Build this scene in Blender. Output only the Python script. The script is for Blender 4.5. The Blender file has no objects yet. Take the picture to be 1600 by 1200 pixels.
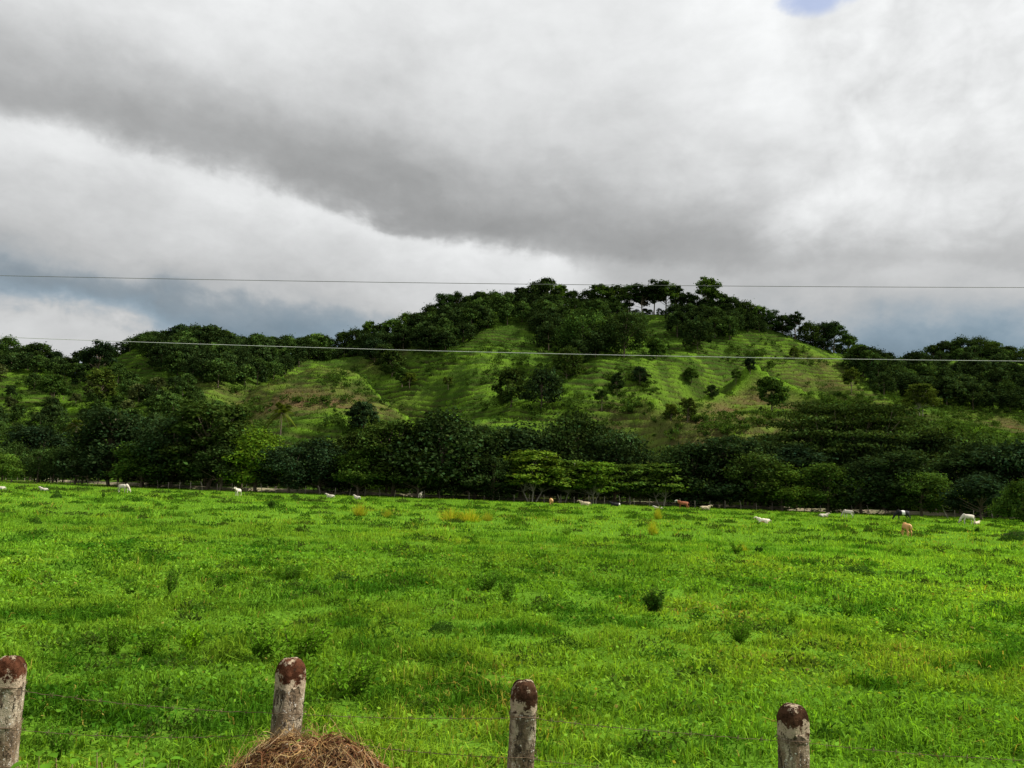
import bpy, math, random
import numpy as np
from mathutils import Matrix, Vector

SC = bpy.context.scene
COL = SC.collection
rng = np.random.default_rng(7)
random.seed(7)

# ------------------------------------------------------------------ camera
CAMZ = 2.85
F = 1232.0                       # focal length in photo pixels (1600 wide)
PITCH = math.atan(160 / F)
ROLL = math.radians(2.0)
cam_d = bpy.data.cameras.new('camera')
cam = bpy.data.objects.new('camera', cam_d); COL.objects.link(cam)
cam_d.sensor_width = 36.0
cam_d.lens = 36.0 * F / 1600.0
cam_d.clip_start = 0.05; cam_d.clip_end = 12000
CM = Matrix.Rotation(math.pi / 2 + PITCH, 4, 'X') @ Matrix.Rotation(ROLL, 4, 'Z')
cam.matrix_world = Matrix.Translation((0, 0, CAMZ)) @ CM
SC.camera = cam
R3 = np.array(CM.to_3x3())

def ray(px, py):
    px = np.asarray(px, float); py = np.asarray(py, float)
    d = np.stack([(px - 800) / F, -(py - 600) / F, -np.ones_like(px)], -1) @ R3.T
    return d / d[..., 1:2]       # per metre of depth (Y)

# ------------------------------------------------------------------ node helpers
def new_mat(name):
    m = bpy.data.materials.new(name); m.use_nodes = True
    nt = m.node_tree; nt.nodes.clear()
    return m, nt

class S:
    """socket wrapper with arithmetic"""
    nt = None
    def __init__(s, v): s.v = v
    def __add__(a, b): return op('ADD', a, b)
    def __radd__(a, b): return op('ADD', b, a)
    def __sub__(a, b): return op('SUBTRACT', a, b)
    def __rsub__(a, b): return op('SUBTRACT', b, a)
    def __mul__(a, b): return op('MULTIPLY', a, b)
    def __rmul__(a, b): return op('MULTIPLY', b, a)
    def __truediv__(a, b): return op('DIVIDE', a, b)

def op(kind, *args, clamp=False):
    n = S.nt.nodes.new('ShaderNodeMath'); n.operation = kind; n.use_clamp = clamp
    for i, a in enumerate(args):
        a = a.v if isinstance(a, S) else a
        if isinstance(a, (int, float)): n.inputs[i].default_value = a
        else: S.nt.links.new(a, n.inputs[i])
    return S(n.outputs[0])

def sstep(x, lo, hi):
    n = S.nt.nodes.new('ShaderNodeMapRange'); n.interpolation_type = 'SMOOTHERSTEP'
    S.nt.links.new(x.v, n.inputs[0])
    n.inputs[1].default_value = lo; n.inputs[2].default_value = hi
    return S(n.outputs[0])

def noise(scale, detail=4, rough=.5, vec=None, dist=0.0, dims='3D'):
    n = S.nt.nodes.new('ShaderNodeTexNoise'); n.noise_dimensions = dims
    n.inputs['Scale'].default_value = scale; n.inputs['Detail'].default_value = detail
    n.inputs['Roughness'].default_value = rough; n.inputs['Distortion'].default_value = dist
    if vec is not None: S.nt.links.new(vec, n.inputs['Vector'])
    return S(n.outputs[0])

def curve(x, pts, xlo, xhi):
    t = (x - xlo) * (1.0 / (xhi - xlo))
    n = S.nt.nodes.new('ShaderNodeFloatCurve')
    c = n.mapping.curves[0]
    P = [((p[0] - xlo) / (xhi - xlo), p[1]) for p in pts]
    while len(c.points) < len(P): c.points.new(0.5, 0.5)
    for q, p in zip(c.points, P): q.location = p; q.handle_type = 'AUTO'
    n.mapping.use_clip = False; n.mapping.update()
    S.nt.links.new(t.v, n.inputs['Value'])
    return S(n.outputs[0])

def mixc(fac, a, b):
    n = S.nt.nodes.new('ShaderNodeMix'); n.data_type = 'RGBA'
    for i, v in ((0, fac), (6, a), (7, b)):
        v = v.v if isinstance(v, S) else v
        if isinstance(v, (int, float)): n.inputs[i].default_value = v
        elif isinstance(v, tuple): n.inputs[i].default_value = (*v, 1)
        else: S.nt.links.new(v, n.inputs[i])
    return S(n.outputs[2])

def mulc(a, b):
    n = S.nt.nodes.new('ShaderNodeMix'); n.data_type = 'RGBA'; n.blend_type = 'MULTIPLY'
    n.inputs[0].default_value = 1
    for i, v in ((6, a), (7, b)):
        v = v.v if isinstance(v, S) else v
        if isinstance(v, tuple): n.inputs[i].default_value = (*v, 1)
        else: S.nt.links.new(v, n.inputs[i])
    return S(n.outputs[2])

# ------------------------------------------------------------------ sun + sky
SUN_EL, SUN_AZ = math.radians(45), math.radians(84)   # azimuth: from the view direction towards the right
sdir = Vector((math.sin(SUN_AZ) * math.cos(SUN_EL), math.cos(SUN_AZ) * math.cos(SUN_EL), math.sin(SUN_EL)))
sun_d = bpy.data.lights.new('sun', 'SUN'); sun_d.energy = 5.0; sun_d.angle = math.radians(0.7)
sun_d.color = (1.0, 0.95, 0.86)
sun = bpy.data.objects.new('sun', sun_d); COL.objects.link(sun)
sun.rotation_euler = sdir.to_track_quat('Z', 'Y').to_euler(); sun.location = (60, 20, 80)

world = bpy.data.worlds.new('World'); SC.world = world; world.use_nodes = True
nt = world.node_tree; nt.nodes.clear(); S.nt = nt
out = nt.nodes.new('ShaderNodeOutputWorld'); bg = nt.nodes.new('ShaderNodeBackground')
nt.links.new(bg.outputs[0], out.inputs[0])
sky = nt.nodes.new('ShaderNodeTexSky'); sky.sky_type = 'NISHITA'; sky.sun_disc = False
sky.sun_elevation = SUN_EL; sky.sun_rotation = SUN_AZ
tc = nt.nodes.new('ShaderNodeTexCoord')
sep = nt.nodes.new('ShaderNodeSeparateXYZ'); nt.links.new(tc.outputs['Generated'], sep.inputs[0])
dx, dy, dz = S(sep.outputs[0]), S(sep.outputs[1]), S(sep.outputs[2])
# stretched cloud coordinates: flat cloud bases seen in perspective
mp = nt.nodes.new('ShaderNodeMapping'); mp.inputs['Scale'].default_value = (1.0, 1.0, 1.9)
nt.links.new(tc.outputs['Generated'], mp.inputs[0])
V = mp.outputs[0]
n_warp = noise(2.6, 6, .55, V, .3)
n_warp2 = noise(9.0, 5, .55, V, .2)
az = op('ARCTAN2', dx, dy) + (n_warp - .5) * .30 + (n_warp2 - .5) * .07
n_warp3 = noise(26.0, 4, .6, tc.outputs['Generated'], .3)
el = op('ARCSINE', dz) + (n_warp - .5) * .07 + (n_warp2 - .5) * .055 + (n_warp3 - .5) * .028

def azel(px, py):
    d = ray(px, py)
    return math.atan2(d[0], d[1]), math.atan2(d[2], math.hypot(d[0], d[1]))
AZL, AZH = -1.3, 1.3
edge_px = [(-500, 60), (-200, 120), (0, 178), (200, 232), (400, 288), (550, 322), (700, 378), (850, 402), (1000, 425), (1200, 440), (1400, 455), (1700, 480)]
edge = curve(az, [azel(*p) for p in edge_px], AZL, AZH)
d = el - edge                                   # above / below the base of the big grey cloud (radians)
# brightness of the big cloud with height over its base, darkest just over the base
up = curve(d, [(-.05, .40), (.0, .40), (.03, .28), (.07, .34), (.13, .54), (.20, .72), (.28, .83), (.40, .86), (1.5, .62)], -.05, 1.5)
upaz = curve(az, [(-1.3, 1.25), (-.75, 1.22), (-.45, 1.3), (-.25, 1.12), (0, 1.0), (.15, 1.02), (.25, 1.15), (.36, 1.42), (.50, 1.6), (.65, 1.5), (1.3, 1.3)], AZL, AZH)
up = up * upaz
# right hand white towers
rt = sstep(az, .30, .42) * sstep(el, .24, .34)
def billow(scale, det=3):
    return op('ABSOLUTE', noise(scale, det, .5, tc.outputs['Generated'], .5) * 2 - 1)
bil = billow(6) + billow(13) * .6 + billow(28) * .35 + billow(60) * .18
white = .72 + bil * .40 + (n_warp2 - .5) * .5
up = up + (white - up) * rt * .85
# lower layer: bright under the edge, blue grey near the horizon
lo = curve(d, [(-.40, .40), (-.30, .27), (-.235, .195), (-.20, .23), (-.15, .38), (-.10, .55), (-.05, .70), (-.012, .86), (.02, .9)], -.40, .02)
loR = curve(el, [(-.1, .17), (.10, .17), (.14, .20), (.17, .27), (.21, .38), (.26, .42), (.4, .5)], -.1, .4)
mR = sstep(az, .02, .22)
lo = lo + (loR - lo) * mR
# pale strip along the left horizon
lstrip = sstep(el, .215, .155) * sstep(az, -.30, -.48)
lo = lo + (.62 - lo) * lstrip * sstep(el, .10, .15)
m_up = sstep(d, -.014, .012)
m_soft = sstep(d, -.09, .08)
m = m_up + (m_soft - m_up) * sstep(az, .0, .16)
br = lo + (up - lo) * m
br = br * (1.0 + (noise(5.0, 6, .6, V, .3) - .5) * .50 + (noise(14, 6, .62, V, .3) - .5) * .34)
aS, eS = azel(300, 485)
slate = op('POWER', (az - aS) * (1 / .34), 2) + op('POWER', (el - eS) * (1 / .030), 2)
slate = sstep(slate, 1.3, .0)
br = br * (1.0 - slate * .26)
br = br * (.94 + bil * .14)
br = op('MAXIMUM', br, .12)
br = (1.0 - op('POWER', 2.71828, br * (-.93 / 1.05))) * 1.05
# colour of the cloud: neutral when bright, blue grey low down
comb = nt.nodes.new('ShaderNodeCombineColor')
blue = sstep(el, .27, .15) * sstep(br, .42, .20)
for i, (k0, k1) in enumerate(((.985, -.29), (1.0, -.05), (1.005, .16))):
    nt.links.new((br * (k0 + blue * k1)).v, comb.inputs[i])
skyc = nt.nodes.new('ShaderNodeMix'); skyc.data_type = 'RGBA'; skyc.blend_type = 'MULTIPLY'; skyc.inputs[0].default_value = 1
nt.links.new(sky.outputs[0], skyc.inputs[6]); skyc.inputs[7].default_value = (.105, .105, .12, 1)
a0, e0 = azel(1298, -20)
hole = op('POWER', (az - a0) * (1 / .050), 2) + op('POWER', (el - e0) * (1 / .017), 2)
hole = hole + (n_warp2 - .5) * 3.0 + (n_warp3 - .5) * 3.0
hole = sstep(hole, 2.0, .3) * .6
fin = mixc(hole, comb.outputs[0], skyc.outputs[2])
nt.links.new(fin.v, bg.inputs[0]); bg.inputs[1].default_value = 1.0

SC.view_settings.view_transform = 'Standard'; SC.view_settings.look = 'None'
SC.view_settings.gamma = 1; SC.view_settings.exposure = 0.57
SC.cycles.max_bounces = 6; SC.cycles.diffuse_bounces = 3; SC.cycles.transmission_bounces = 4
SC.cycles.transparent_max_bounces = 4; SC.cycles.use_adaptive_sampling = True

# ------------------------------------------------------------------ object helpers
def tag(o, label=None, cat=None, group=None, kind=None):
    if label: o['label'] = label
    if cat: o['category'] = cat
    if group: o['group'] = group
    if kind: o['kind'] = kind
    return o

def link(name, me, mat=None, parent=None, loc=None):
    o = bpy.data.objects.new(name, me); COL.objects.link(o)
    if mat is not None and me is not None:
        for x in (mat if isinstance(mat, (list, tuple)) else [mat]): me.materials.append(x)
    if parent is not None: o.parent = parent
    if loc is not None: o.location = loc
    return o

def npmesh(name, V, faces, col=None, smooth=False, mi=None):
    """faces: list of int arrays (m,k)"""
    me = bpy.data.meshes.new(name)
    V = np.asarray(V, np.float32)
    if not isinstance(faces, list): faces = [faces]
    faces = [f for f in faces if len(f)]
    idx = np.concatenate([f.ravel() for f in faces]).astype(np.int32)
    tot = np.concatenate([np.full(len(f), f.shape[1]) for f in faces]).astype(np.int32)
    st = np.concatenate([[0], np.cumsum(tot)[:-1]]).astype(np.int32)
    me.vertices.add(len(V)); me.vertices.foreach_set('co', V.ravel())
    me.loops.add(len(idx)); me.loops.foreach_set('vertex_index', idx)
    me.polygons.add(len(tot)); me.polygons.foreach_set('loop_start', st)
    try: me.polygons.foreach_set('loop_total', tot)
    except Exception: pass
    me.polygons.foreach_set('use_smooth', np.full(len(tot), smooth))
    if mi is not None: me.polygons.foreach_set('material_index', np.asarray(mi, np.int32))
    me.update(calc_edges=True)
    if col is not None:
        a = me.color_attributes.new('Col', 'FLOAT_COLOR', 'POINT')
        c = np.ones((len(V), 4), np.float32); c[:, :3] = col
        a.data.foreach_set('color', c.ravel())
    return me

def grid_faces(n, m):
    i = np.arange(n * m).reshape(n, m)
    return np.stack([i[:-1, :-1], i[:-1, 1:], i[1:, 1:], i[1:, :-1]], -1).reshape(-1, 4)

_lat = np.random.default_rng(3).random((256, 256))
def vnoise(x, y):
    xi = np.floor(x).astype(int); yi = np.floor(y).astype(int)
    fx = x - xi; fy = y - yi
    fx = fx * fx * (3 - 2 * fx); fy = fy * fy * (3 - 2 * fy)
    g = lambda a, b: _lat[a & 255, b & 255]
    return (g(xi, yi) * (1 - fx) + g(xi + 1, yi) * fx) * (1 - fy) + (g(xi, yi + 1) * (1 - fx) + g(xi + 1, yi + 1) * fx) * fy
def fbm(x, y, o=4, s=1.0, r=.5):
    t = 0; a = 1; w = 0
    for k in range(o):
        t = t + a * vnoise(x / s + 37.1 * k, y / s + 11.7 * k); w += a; a *= r; s /= 2.03
    return t / w

class Tubes:
    def __init__(s): s.V = []; s.F = []; s.n = 0
    def tube(s, pts, rad, k=7, cap=True):
        pts = np.asarray(pts, float); rad = np.broadcast_to(np.asarray(rad, float), (len(pts),))
        t = np.gradient(pts, axis=0); t /= np.linalg.norm(t, axis=1, keepdims=True) + 1e-9
        ref = np.array([1.0, 0.02, 0.03]) if abs(t[0, 2]) > .6 else np.array([0.02, 0.03, 1.0])
        a = np.cross(t, ref); a /= np.linalg.norm(a, axis=1, keepdims=True) + 1e-9
        b = np.cross(t, a)
        ph = np.arange(k) * 2 * np.pi / k
        ring = pts[:, None] + rad[:, None, None] * (np.cos(ph)[None, :, None] * a[:, None] + np.sin(ph)[None, :, None] * b[:, None])
        n = len(pts); i = np.arange(n * k).reshape(n, k) + s.n
        j = np.roll(i, -1, 1)
        s.F.append(np.stack([i[:-1], j[:-1], j[1:], i[1:]], -1).reshape(-1, 4))
        s.V.append(ring.reshape(-1, 3)); s.n += n * k
        if cap:
            s.V.append(pts[-1:]); c = s.n; s.n += 1
            s.F.append(np.stack([i[-1], j[-1], np.full(k, c), np.full(k, c)], -1)[:, :3])
    def mesh(s, name, smooth=True, col=None):
        q = [f for f in s.F if f.shape[1] == 4]; t = [f for f in s.F if f.shape[1] == 3]
        fs = [np.concatenate(q)] + ([np.concatenate(t)] if t else [])
        return npmesh(name, np.concatenate(s.V), fs, col=col, smooth=smooth)

def unit(v): return v / (np.linalg.norm(v, axis=-1, keepdims=True) + 1e-9)

# ------------------------------------------------------------------ materials
def leaf_mat(name, base, trans=.35, rough=.6, rnd=.3, spec=.10, tcol=(1.15, 1.1, .6)):
    m, t = new_mat(name); S.nt = t
    at = t.nodes.new('ShaderNodeAttribute'); at.attribute_name = 'Col'
    c = mulc(at.outputs['Color'], base)
    if rnd:
        oi = t.nodes.new('ShaderNodeObjectInfo')
        r = S(oi.outputs['Random'])
        cc = t.nodes.new('ShaderNodeCombineColor')
        t.links.new((1 - rnd + r * (2 * rnd)).v, cc.inputs[0])
        t.links.new((1 - rnd * .8 + r * (1.6 * rnd)).v, cc.inputs[1])
        t.links.new((1 + rnd * .3 - r * (rnd)).v, cc.inputs[2])
        c = mulc(c, cc.outputs[0])
    p = t.nodes.new('ShaderNodeBsdfDiffuse'); t.links.new(c.v, p.inputs['Color'])
    tr = t.nodes.new('ShaderNodeBsdfTranslucent')
    t.links.new(mulc(c, tcol).v, tr.inputs[0])
    mx = t.nodes.new('ShaderNodeMixShader'); mx.inputs[0].default_value = trans
    t.links.new(p.outputs[0], mx.inputs[1]); t.links.new(tr.outputs[0], mx.inputs[2])
    o = t.nodes.new('ShaderNodeOutputMaterial'); t.links.new(mx.outputs[0], o.inputs[0])
    return m

def plain_mat(name, c1, c2, scale=8, rough=.85, bump=.3, detail=6, coord='Object', c3=None, spec=.2, bscale=None):
    m, t = new_mat(name); S.nt = t
    tcn = t.nodes.new('ShaderNodeTexCoord'); v = tcn.outputs[coord]
    n1 = noise(scale, detail, .6, v); f = sstep(n1, .35, .65)
    c = mixc(f, c1, c2)
    if c3 is not None: c = mixc(sstep(noise(scale * .35, 5, .6, v), .52, .64), c, c3)
    if rough > .8: p = t.nodes.new('ShaderNodeBsdfDiffuse'); t.links.new(c.v, p.inputs['Color'])
    else:
        p = t.nodes.new('ShaderNodeBsdfPrincipled'); p.inputs['Roughness'].default_value = rough
        p.inputs['Specular IOR Level'].default_value = spec
        t.links.new(c.v, p.inputs['Base Color'])
    b = t.nodes.new('ShaderNodeBump'); b.inputs['Strength'].default_value = bump; b.inputs['Distance'].default_value = .03
    t.links.new(noise(bscale or scale * 3, 5, .6, v).v, b.inputs['Height']); t.links.new(b.outputs[0], p.inputs['Normal'])
    o = t.nodes.new('ShaderNodeOutputMaterial'); t.links.new(p.outputs[0], o.inputs[0])
    return m

def attr_mat(name, base=(1, 1, 1), rough=.9, nscale=2.0, nvar=.35, bump=.5, bdist=.1, bscale=6.0):
    m, t = new_mat(name); S.nt = t
    at = t.nodes.new('ShaderNodeAttribute'); at.attribute_name = 'Col'
    tcn = t.nodes.new('ShaderNodeTexCoord'); v = tcn.outputs['Object']
    k = 1 - nvar + noise(nscale, 6, .65, v) * (2 * nvar)
    cc = t.nodes.new('ShaderNodeCombineColor')
    for i in range(3): t.links.new(k.v, cc.inputs[i])
    c = mulc(mulc(at.outputs['Color'], base), cc.outputs[0])
    p = t.nodes.new('ShaderNodeBsdfDiffuse'); t.links.new(c.v, p.inputs['Color'])
    b = t.nodes.new('ShaderNodeBump'); b.inputs['Strength'].default_value = bump; b.inputs['Distance'].default_value = bdist
    t.links.new(noise(bscale, 5, .6, v).v, b.inputs['Height']); t.links.new(b.outputs[0], p.inputs['Normal'])
    o = t.nodes.new('ShaderNodeOutputMaterial'); t.links.new(p.outputs[0], o.inputs[0])
    return m

M_GRASS = leaf_mat('grass_blade', (1, 1, 1), .45, .75, 0, .06, (1.15, 1.12, .4))
M_LEAF = {
    'dark': leaf_mat('leaf_dark', (.024, .043, .012), .22),
    'mid': leaf_mat('leaf_mid', (.042, .080, .014), .3),
    'bright': leaf_mat('leaf_bright', (.092, .165, .014), .38, rnd=.2),
    'fresh': leaf_mat('leaf_fresh', (.066, .112, .014), .3, rnd=.2),
    'yellow': leaf_mat('leaf_yellow_green', (.17, .25, .014), .38, rnd=.2),
    'olive': leaf_mat('leaf_olive', (.062, .090, .014), .3),
}
M_BARK = plain_mat('bark', (.10, .075, .05), (.18, .15, .11), 6, bump=.6)
M_PALEBARK = plain_mat('pale_bark', (.26, .23, .18), (.42, .39, .32), 6, bump=.4)
M_SOIL = plain_mat('soil', (.045, .026, .015), (.09, .055, .032), 9, bump=1, bscale=20)

# ------------------------------------------------------------------ terrain: field
def field_z(x, y):
    b = 1 - np.clip((y - 2.6) / 3.9, 0, 1)
    bank = 1.2 * b * b * (3 - 2 * b)
    far = np.clip((y - 7) / 10, 0, 1)
    und = (fbm(x, y, 3, 9.0) - .5) * .22 * far + (fbm(x + 50, y, 3, 1.3) - .5) * .16 * far
    return bank + und
XS = np.concatenate([np.arange(-230, -60, 2.0), np.arange(-60, 60, .4), np.arange(60, 231, 2.0)])
YS = np.concatenate([np.arange(-12, 0, 1.0), np.arange(0, 40, .2), np.arange(40, 110, .7), np.arange(110, 262, 2.0)])
gx, gy = np.meshgrid(XS, YS, indexing='ij')
gz = field_z(gx, gy)
gz = np.where(gy > 200, gz - (gy - 200) * .02, gz)
pv = fbm(gx, gy, 4, 6.0)
gc = np.array([.070, .150, .012])[None, None] * (.8 + .5 * pv[..., None])
# bare trodden earth under the far trees
tr = np.clip((gy - 158) / 4, 0, 1) * (fbm(gx, gy, 3, 5.0) > .42)
gc = gc * (1 - tr[..., None]) + np.array([.10, .095, .045]) * tr[..., None]
me = npmesh('pasture_ground', np.stack([gx, gy, gz], -1).reshape(-1, 3), grid_faces(len(XS), len(YS))[:, ::-1], col=gc.reshape(-1, 3), smooth=True)
M_FIELD = attr_mat('pasture_soil', nscale=3, bump=.8, bdist=.08, bscale=4)
tag(link('pasture_ground', me, M_FIELD), 'flat grazed pasture ground under the grass', None, None, 'structure')
# the wider land to the horizon
a = np.linspace(0, 2 * np.pi, 97)[:-1]; rr = np.array([0, 300, 800, 2000, 5000, 9000])
vv = np.concatenate([np.stack([r * np.cos(a), r * np.sin(a), np.full_like(a, -.55 - r * .0001)], -1) for r in rr[1:]] + [np.array([[0, 0, -.55]])])
ff = []
for k in range(4):
    i = np.arange(96) + 96 * k; j = np.roll(i, -1); ff.append(np.stack([i, i + 96, j + 96, j], -1))
i = np.arange(96); cfan = np.stack([i, np.roll(i, -1), np.full(96, 96 * 5)], -1)
me = npmesh('ground', vv, [np.concatenate(ff), cfan], col=np.tile([.04, .075, .015], (len(vv), 1)))
tag(link('ground', me, M_FIELD), 'green land reaching to the horizon', None, None, 'structure')
# dusty track along the foot of the trees
tx = np.arange(-140, 150, 2.0)
def tree_y(x): return np.interp(x, [-200, -120, -95, -60, 0, 40, 70, 95, 130], [205, 200, 180, 160, 158, 158, 154, 148, 140])
ty = tree_y(tx) + 7 + (fbm(tx, tx * 0, 2, 15) - .5) * 4
W = np.linspace(-2.6, 2.6, 6)
P = np.stack([np.repeat(tx[:, None], 6, 1), ty[:, None] + W[None], np.zeros((len(tx), 6))], -1)
P[..., 2] = np.array([-.1, .45, .62, .66, .60, -.1])[None] + (fbm(P[..., 0], P[..., 1], 3, 3.) - .5) * .5
M_TRACK = plain_mat('dusty_track', (.30, .25, .17), (.16, .17, .09), .6, bump=.6, coord='Object', bscale=4)
tag(link('dirt_track', npmesh('dirt_track', P.reshape(-1, 3), grid_faces(len(tx), 6)[:, ::-1], smooth=True), M_TRACK), 'pale dusty track running behind the far fence', None, None, 'structure')

# ------------------------------------------------------------------ terrain: hill, fitted through surveyed points (photo pixel + guessed depth)
ridge = [(-500, 590, 430), (-250, 560, 420), (-90, 558, 410), (0, 566, 400), (60, 580, 400), (120, 590, 405), (180, 578, 400), (230, 556, 390), (300, 540, 385),
         (380, 552, 390), (450, 556, 400), (520, 554, 410), (580, 540, 415), (640, 522, 420), (700, 500, 430), (760, 489, 440), (850, 474, 450),
         (930, 484, 450), (1000, 489, 445), (1060, 489, 445), (1120, 488, 440), (1180, 505, 435), (1250, 530, 430), (1310, 552, 440),
         (1370, 578, 470), (1410, 588, 500), (1450, 578, 520), (1530, 566, 520), (1600, 582, 520), (1750, 600, 520), (2050, 650, 500)]
mid = [(850, 645, 262), (850, 585, 320), (850, 530, 380), (950, 645, 262), (930, 590, 320), (930, 530, 385), (760, 650, 262), (740, 590, 325), (760, 540, 375), (1000, 540, 378),
       (680, 580, 345), (700, 640, 285), (700, 535, 385), (640, 590, 350),
       (530, 563, 330), (575, 581, 318), (620, 615, 298), (655, 645, 276), (705, 672, 250), (490, 575, 325), (450, 598, 318), (480, 640, 275), (540, 640, 272), (560, 680, 243), (420, 660, 260),
       (400, 620, 305), (350, 600, 325), (300, 590, 335), (300, 640, 280), (340, 680, 245), (200, 620, 325), (180, 660, 275), (240, 590, 345), (60, 620, 330), (60, 680, 262), (-100, 620, 340), (-100, 680, 262), (130, 620, 340),
       (1175, 583, 342), (1120, 611, 318), (1060, 641, 292), (1030, 656, 276), (1010, 690, 248), (1240, 601, 330), (1310, 627, 305), (1360, 650, 285),
       (1180, 552, 388), (1080, 560, 370), (1100, 590, 350), (1020, 600, 325), (990, 645, 268), (1120, 660, 268), (1200, 645, 288), (1260, 670, 262), (1060, 690, 245),
       (1270, 575, 385), (1330, 600, 370), (1400, 625, 380), (1430, 665, 290), (1500, 612, 440), (1500, 660, 330), (1600, 625, 430), (1590, 680, 320), (1750, 640, 430), (1750, 690, 320),
       (1240, 550, 405), (1120, 530, 405)]
cp = []
for px, py, D in ridge:
    r_ = ray(px, py) * D; zr = r_[2] + CAMZ
    cp.append((r_[0], D, zr))
    cp.append((r_[0] * (D + 70) / D, D + 70, zr * .80)); cp.append((r_[0] * (D + 230) / D, D + 230, zr * .28)); cp.append((r_[0] * (D + 420) / D, D + 420, 0))
DROP = {(1175, 583): 11.5, (1120, 611): 10.5, (1060, 641): 10, (1030, 656): 10, (1010, 690): 5, (1240, 601): 10, (1310, 627): 9, (1360, 650): 8, (530, 563): 5.6, (575, 581): 5.6, (620, 615): 5.6, (655, 645): 5.6, (490, 575): 3}
for px, py, D in mid:
    r_ = ray(px, py) * D; cp.append((r_[0], D, r_[2] + CAMZ - DROP.get((px, py), 0)))
for px, D, z in [(530, 362, 49), (585, 345, 42), (620, 322, 32), (655, 300, 27), (1175, 362, 50), (1110, 335, 37), (1245, 352, 44), (1315, 325, 33)]:
    cp.append((ray(px, 600)[0] * D, D, z))
for x in np.arange(-420, 421, 30):
    for y_, z_ in ((203, 0.), (222, 5.5)):
        cp.append((x, y_, z_))
    cp.append((x, 175, 0.0 if False else -1.2))
cp = np.array(cp)
def tps_u(r2): return r2 * np.log(r2 + 1e-9) * .5
A_ = cp[:, :2] / 100
K = tps_u(((A_[:, None] - A_[None]) ** 2).sum(-1)) + np.eye(len(A_)) * 2e-4
Pm = np.c_[np.ones(len(A_)), A_]
L = np.block([[K, Pm], [Pm.T, np.zeros((3, 3))]])
wts = np.linalg.solve(L, np.r_[cp[:, 2], 0, 0, 0])
def hill_base(x, y):
    sh = np.shape(x); q = np.stack([np.ravel(x), np.ravel(y)], -1) / 100; o_ = np.empty(len(q))
    for s_ in range(0, len(q), 20000):
        qq = q[s_:s_ + 20000]
        r2 = (qq[:, :1] - A_[:, 0]) ** 2 + (qq[:, 1:] - A_[:, 1]) ** 2
        o_[s_:s_ + 20000] = tps_u(r2) @ wts[:-3] + wts[-3] + qq @ wts[-2:]
    return o_.reshape(sh)
# lookup grid (2.5 m), bilinear
HX = np.arange(-620, 621, 2.5); HY = np.arange(180, 960, 2.5)
hgx, hgy = np.meshgrid(HX, HY, indexing='ij')
HZ = hill_base(hgx, hgy)
HZ += (fbm(hgx, hgy, 4, 38.0) - .5) * 5.0 * np.clip((hgy - 205) / 60, 0, 1)
CREST = [([(500, 570, 328), (535, 562, 331), (575, 580, 318), (620, 614, 298), (655, 644, 276), (705, 671, 250)], 6.5, 11), ([(1020, 672, 262), (1035, 652, 277), (1065, 638, 293), (1120, 609, 318), (1175, 581, 342)], 12., 12),
         ([(1175, 581, 342), (1240, 600, 330), (1310, 627, 305), (1370, 655, 285)], 11, 11), ([(985, 640, 270), (1000, 610, 300), (1010, 560, 350)], 2.5, 9),
         ([(400, 604, 318), (440, 628, 285), (480, 656, 262), (530, 684, 240)], 4., 10), ([(60, 575, 400), (90, 610, 345), (120, 650, 290)], 5, 14), ([(200, 575, 385), (235, 600, 340), (270, 640, 290)], 5, 14), ([(640, 575, 360), (700, 610, 315), (760, 640, 280)], -3, 10),
         ([(860, 500, 420), (850, 560, 360), (830, 620, 300)], -8, 15), ([(1000, 500, 430), (1010, 540, 385)], -3, 10),
         ([(550, 0, 368), (600, 0, 346), (640, 0, 322), (680, 0, 300), (720, 0, 276)], -12, 9), ([(455, 0, 345), (425, 0, 305), (440, 0, 275)], -7, 12),
         ([(1030, 0, 306), (1085, 0, 334), (1135, 0, 356)], -11, 9), ([(1245, 0, 356), (1320, 0, 332)], -9, 10), ([(1000, 0, 300), (990, 0, 262)], -5, 9), ([(940, 560, 350), (930, 620, 290)], 5, 14), ([(1090, 540, 385), (1060, 590, 335)], 5, 12), ([(760, 560, 360), (720, 620, 300)], 4, 14),
         ([(1270, 560, 390), (1290, 600, 350)], -6, 12), ([(160, 0, 380), (150, 0, 300)], -6, 14), ([(320, 560, 370), (330, 620, 300)], 5, 14)]
for pts_, h_, w_ in CREST:
    q_ = np.array([[float(ray(a_, b_)[0]) * c_, c_] for a_, b_, c_ in pts_]); dm = np.full(hgx.shape, 1e9)
    for k in range(len(q_) - 1):
        a0_, b0_ = q_[k], q_[k + 1]; ab = b0_ - a0_; tq = np.clip(((hgx - a0_[0]) * ab[0] + (hgy - a0_[1]) * ab[1]) / (ab @ ab), 0, 1)
        dm = np.minimum(dm, np.hypot(hgx - a0_[0] - ab[0] * tq, hgy - a0_[1] - ab[1] * tq))
    HZ += h_ * np.exp(-np.sqrt(dm ** 2 + 1.5) / w_)
def hz0(x, y):
    fx = np.clip((x - HX[0]) / 2.5, 0, len(HX) - 1.001); fy = np.clip((y - HY[0]) / 2.5, 0, len(HY) - 1.001)
    i = fx.astype(int); j = fy.astype(int); u = fx - i; v = fy - j
    # smooth bicubic-ish weights keep creases away
    return (HZ[i, j] * (1 - u) + HZ[i + 1, j] * u) * (1 - v) + (HZ[i, j + 1] * (1 - u) + HZ[i + 1, j + 1] * u) * v
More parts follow.
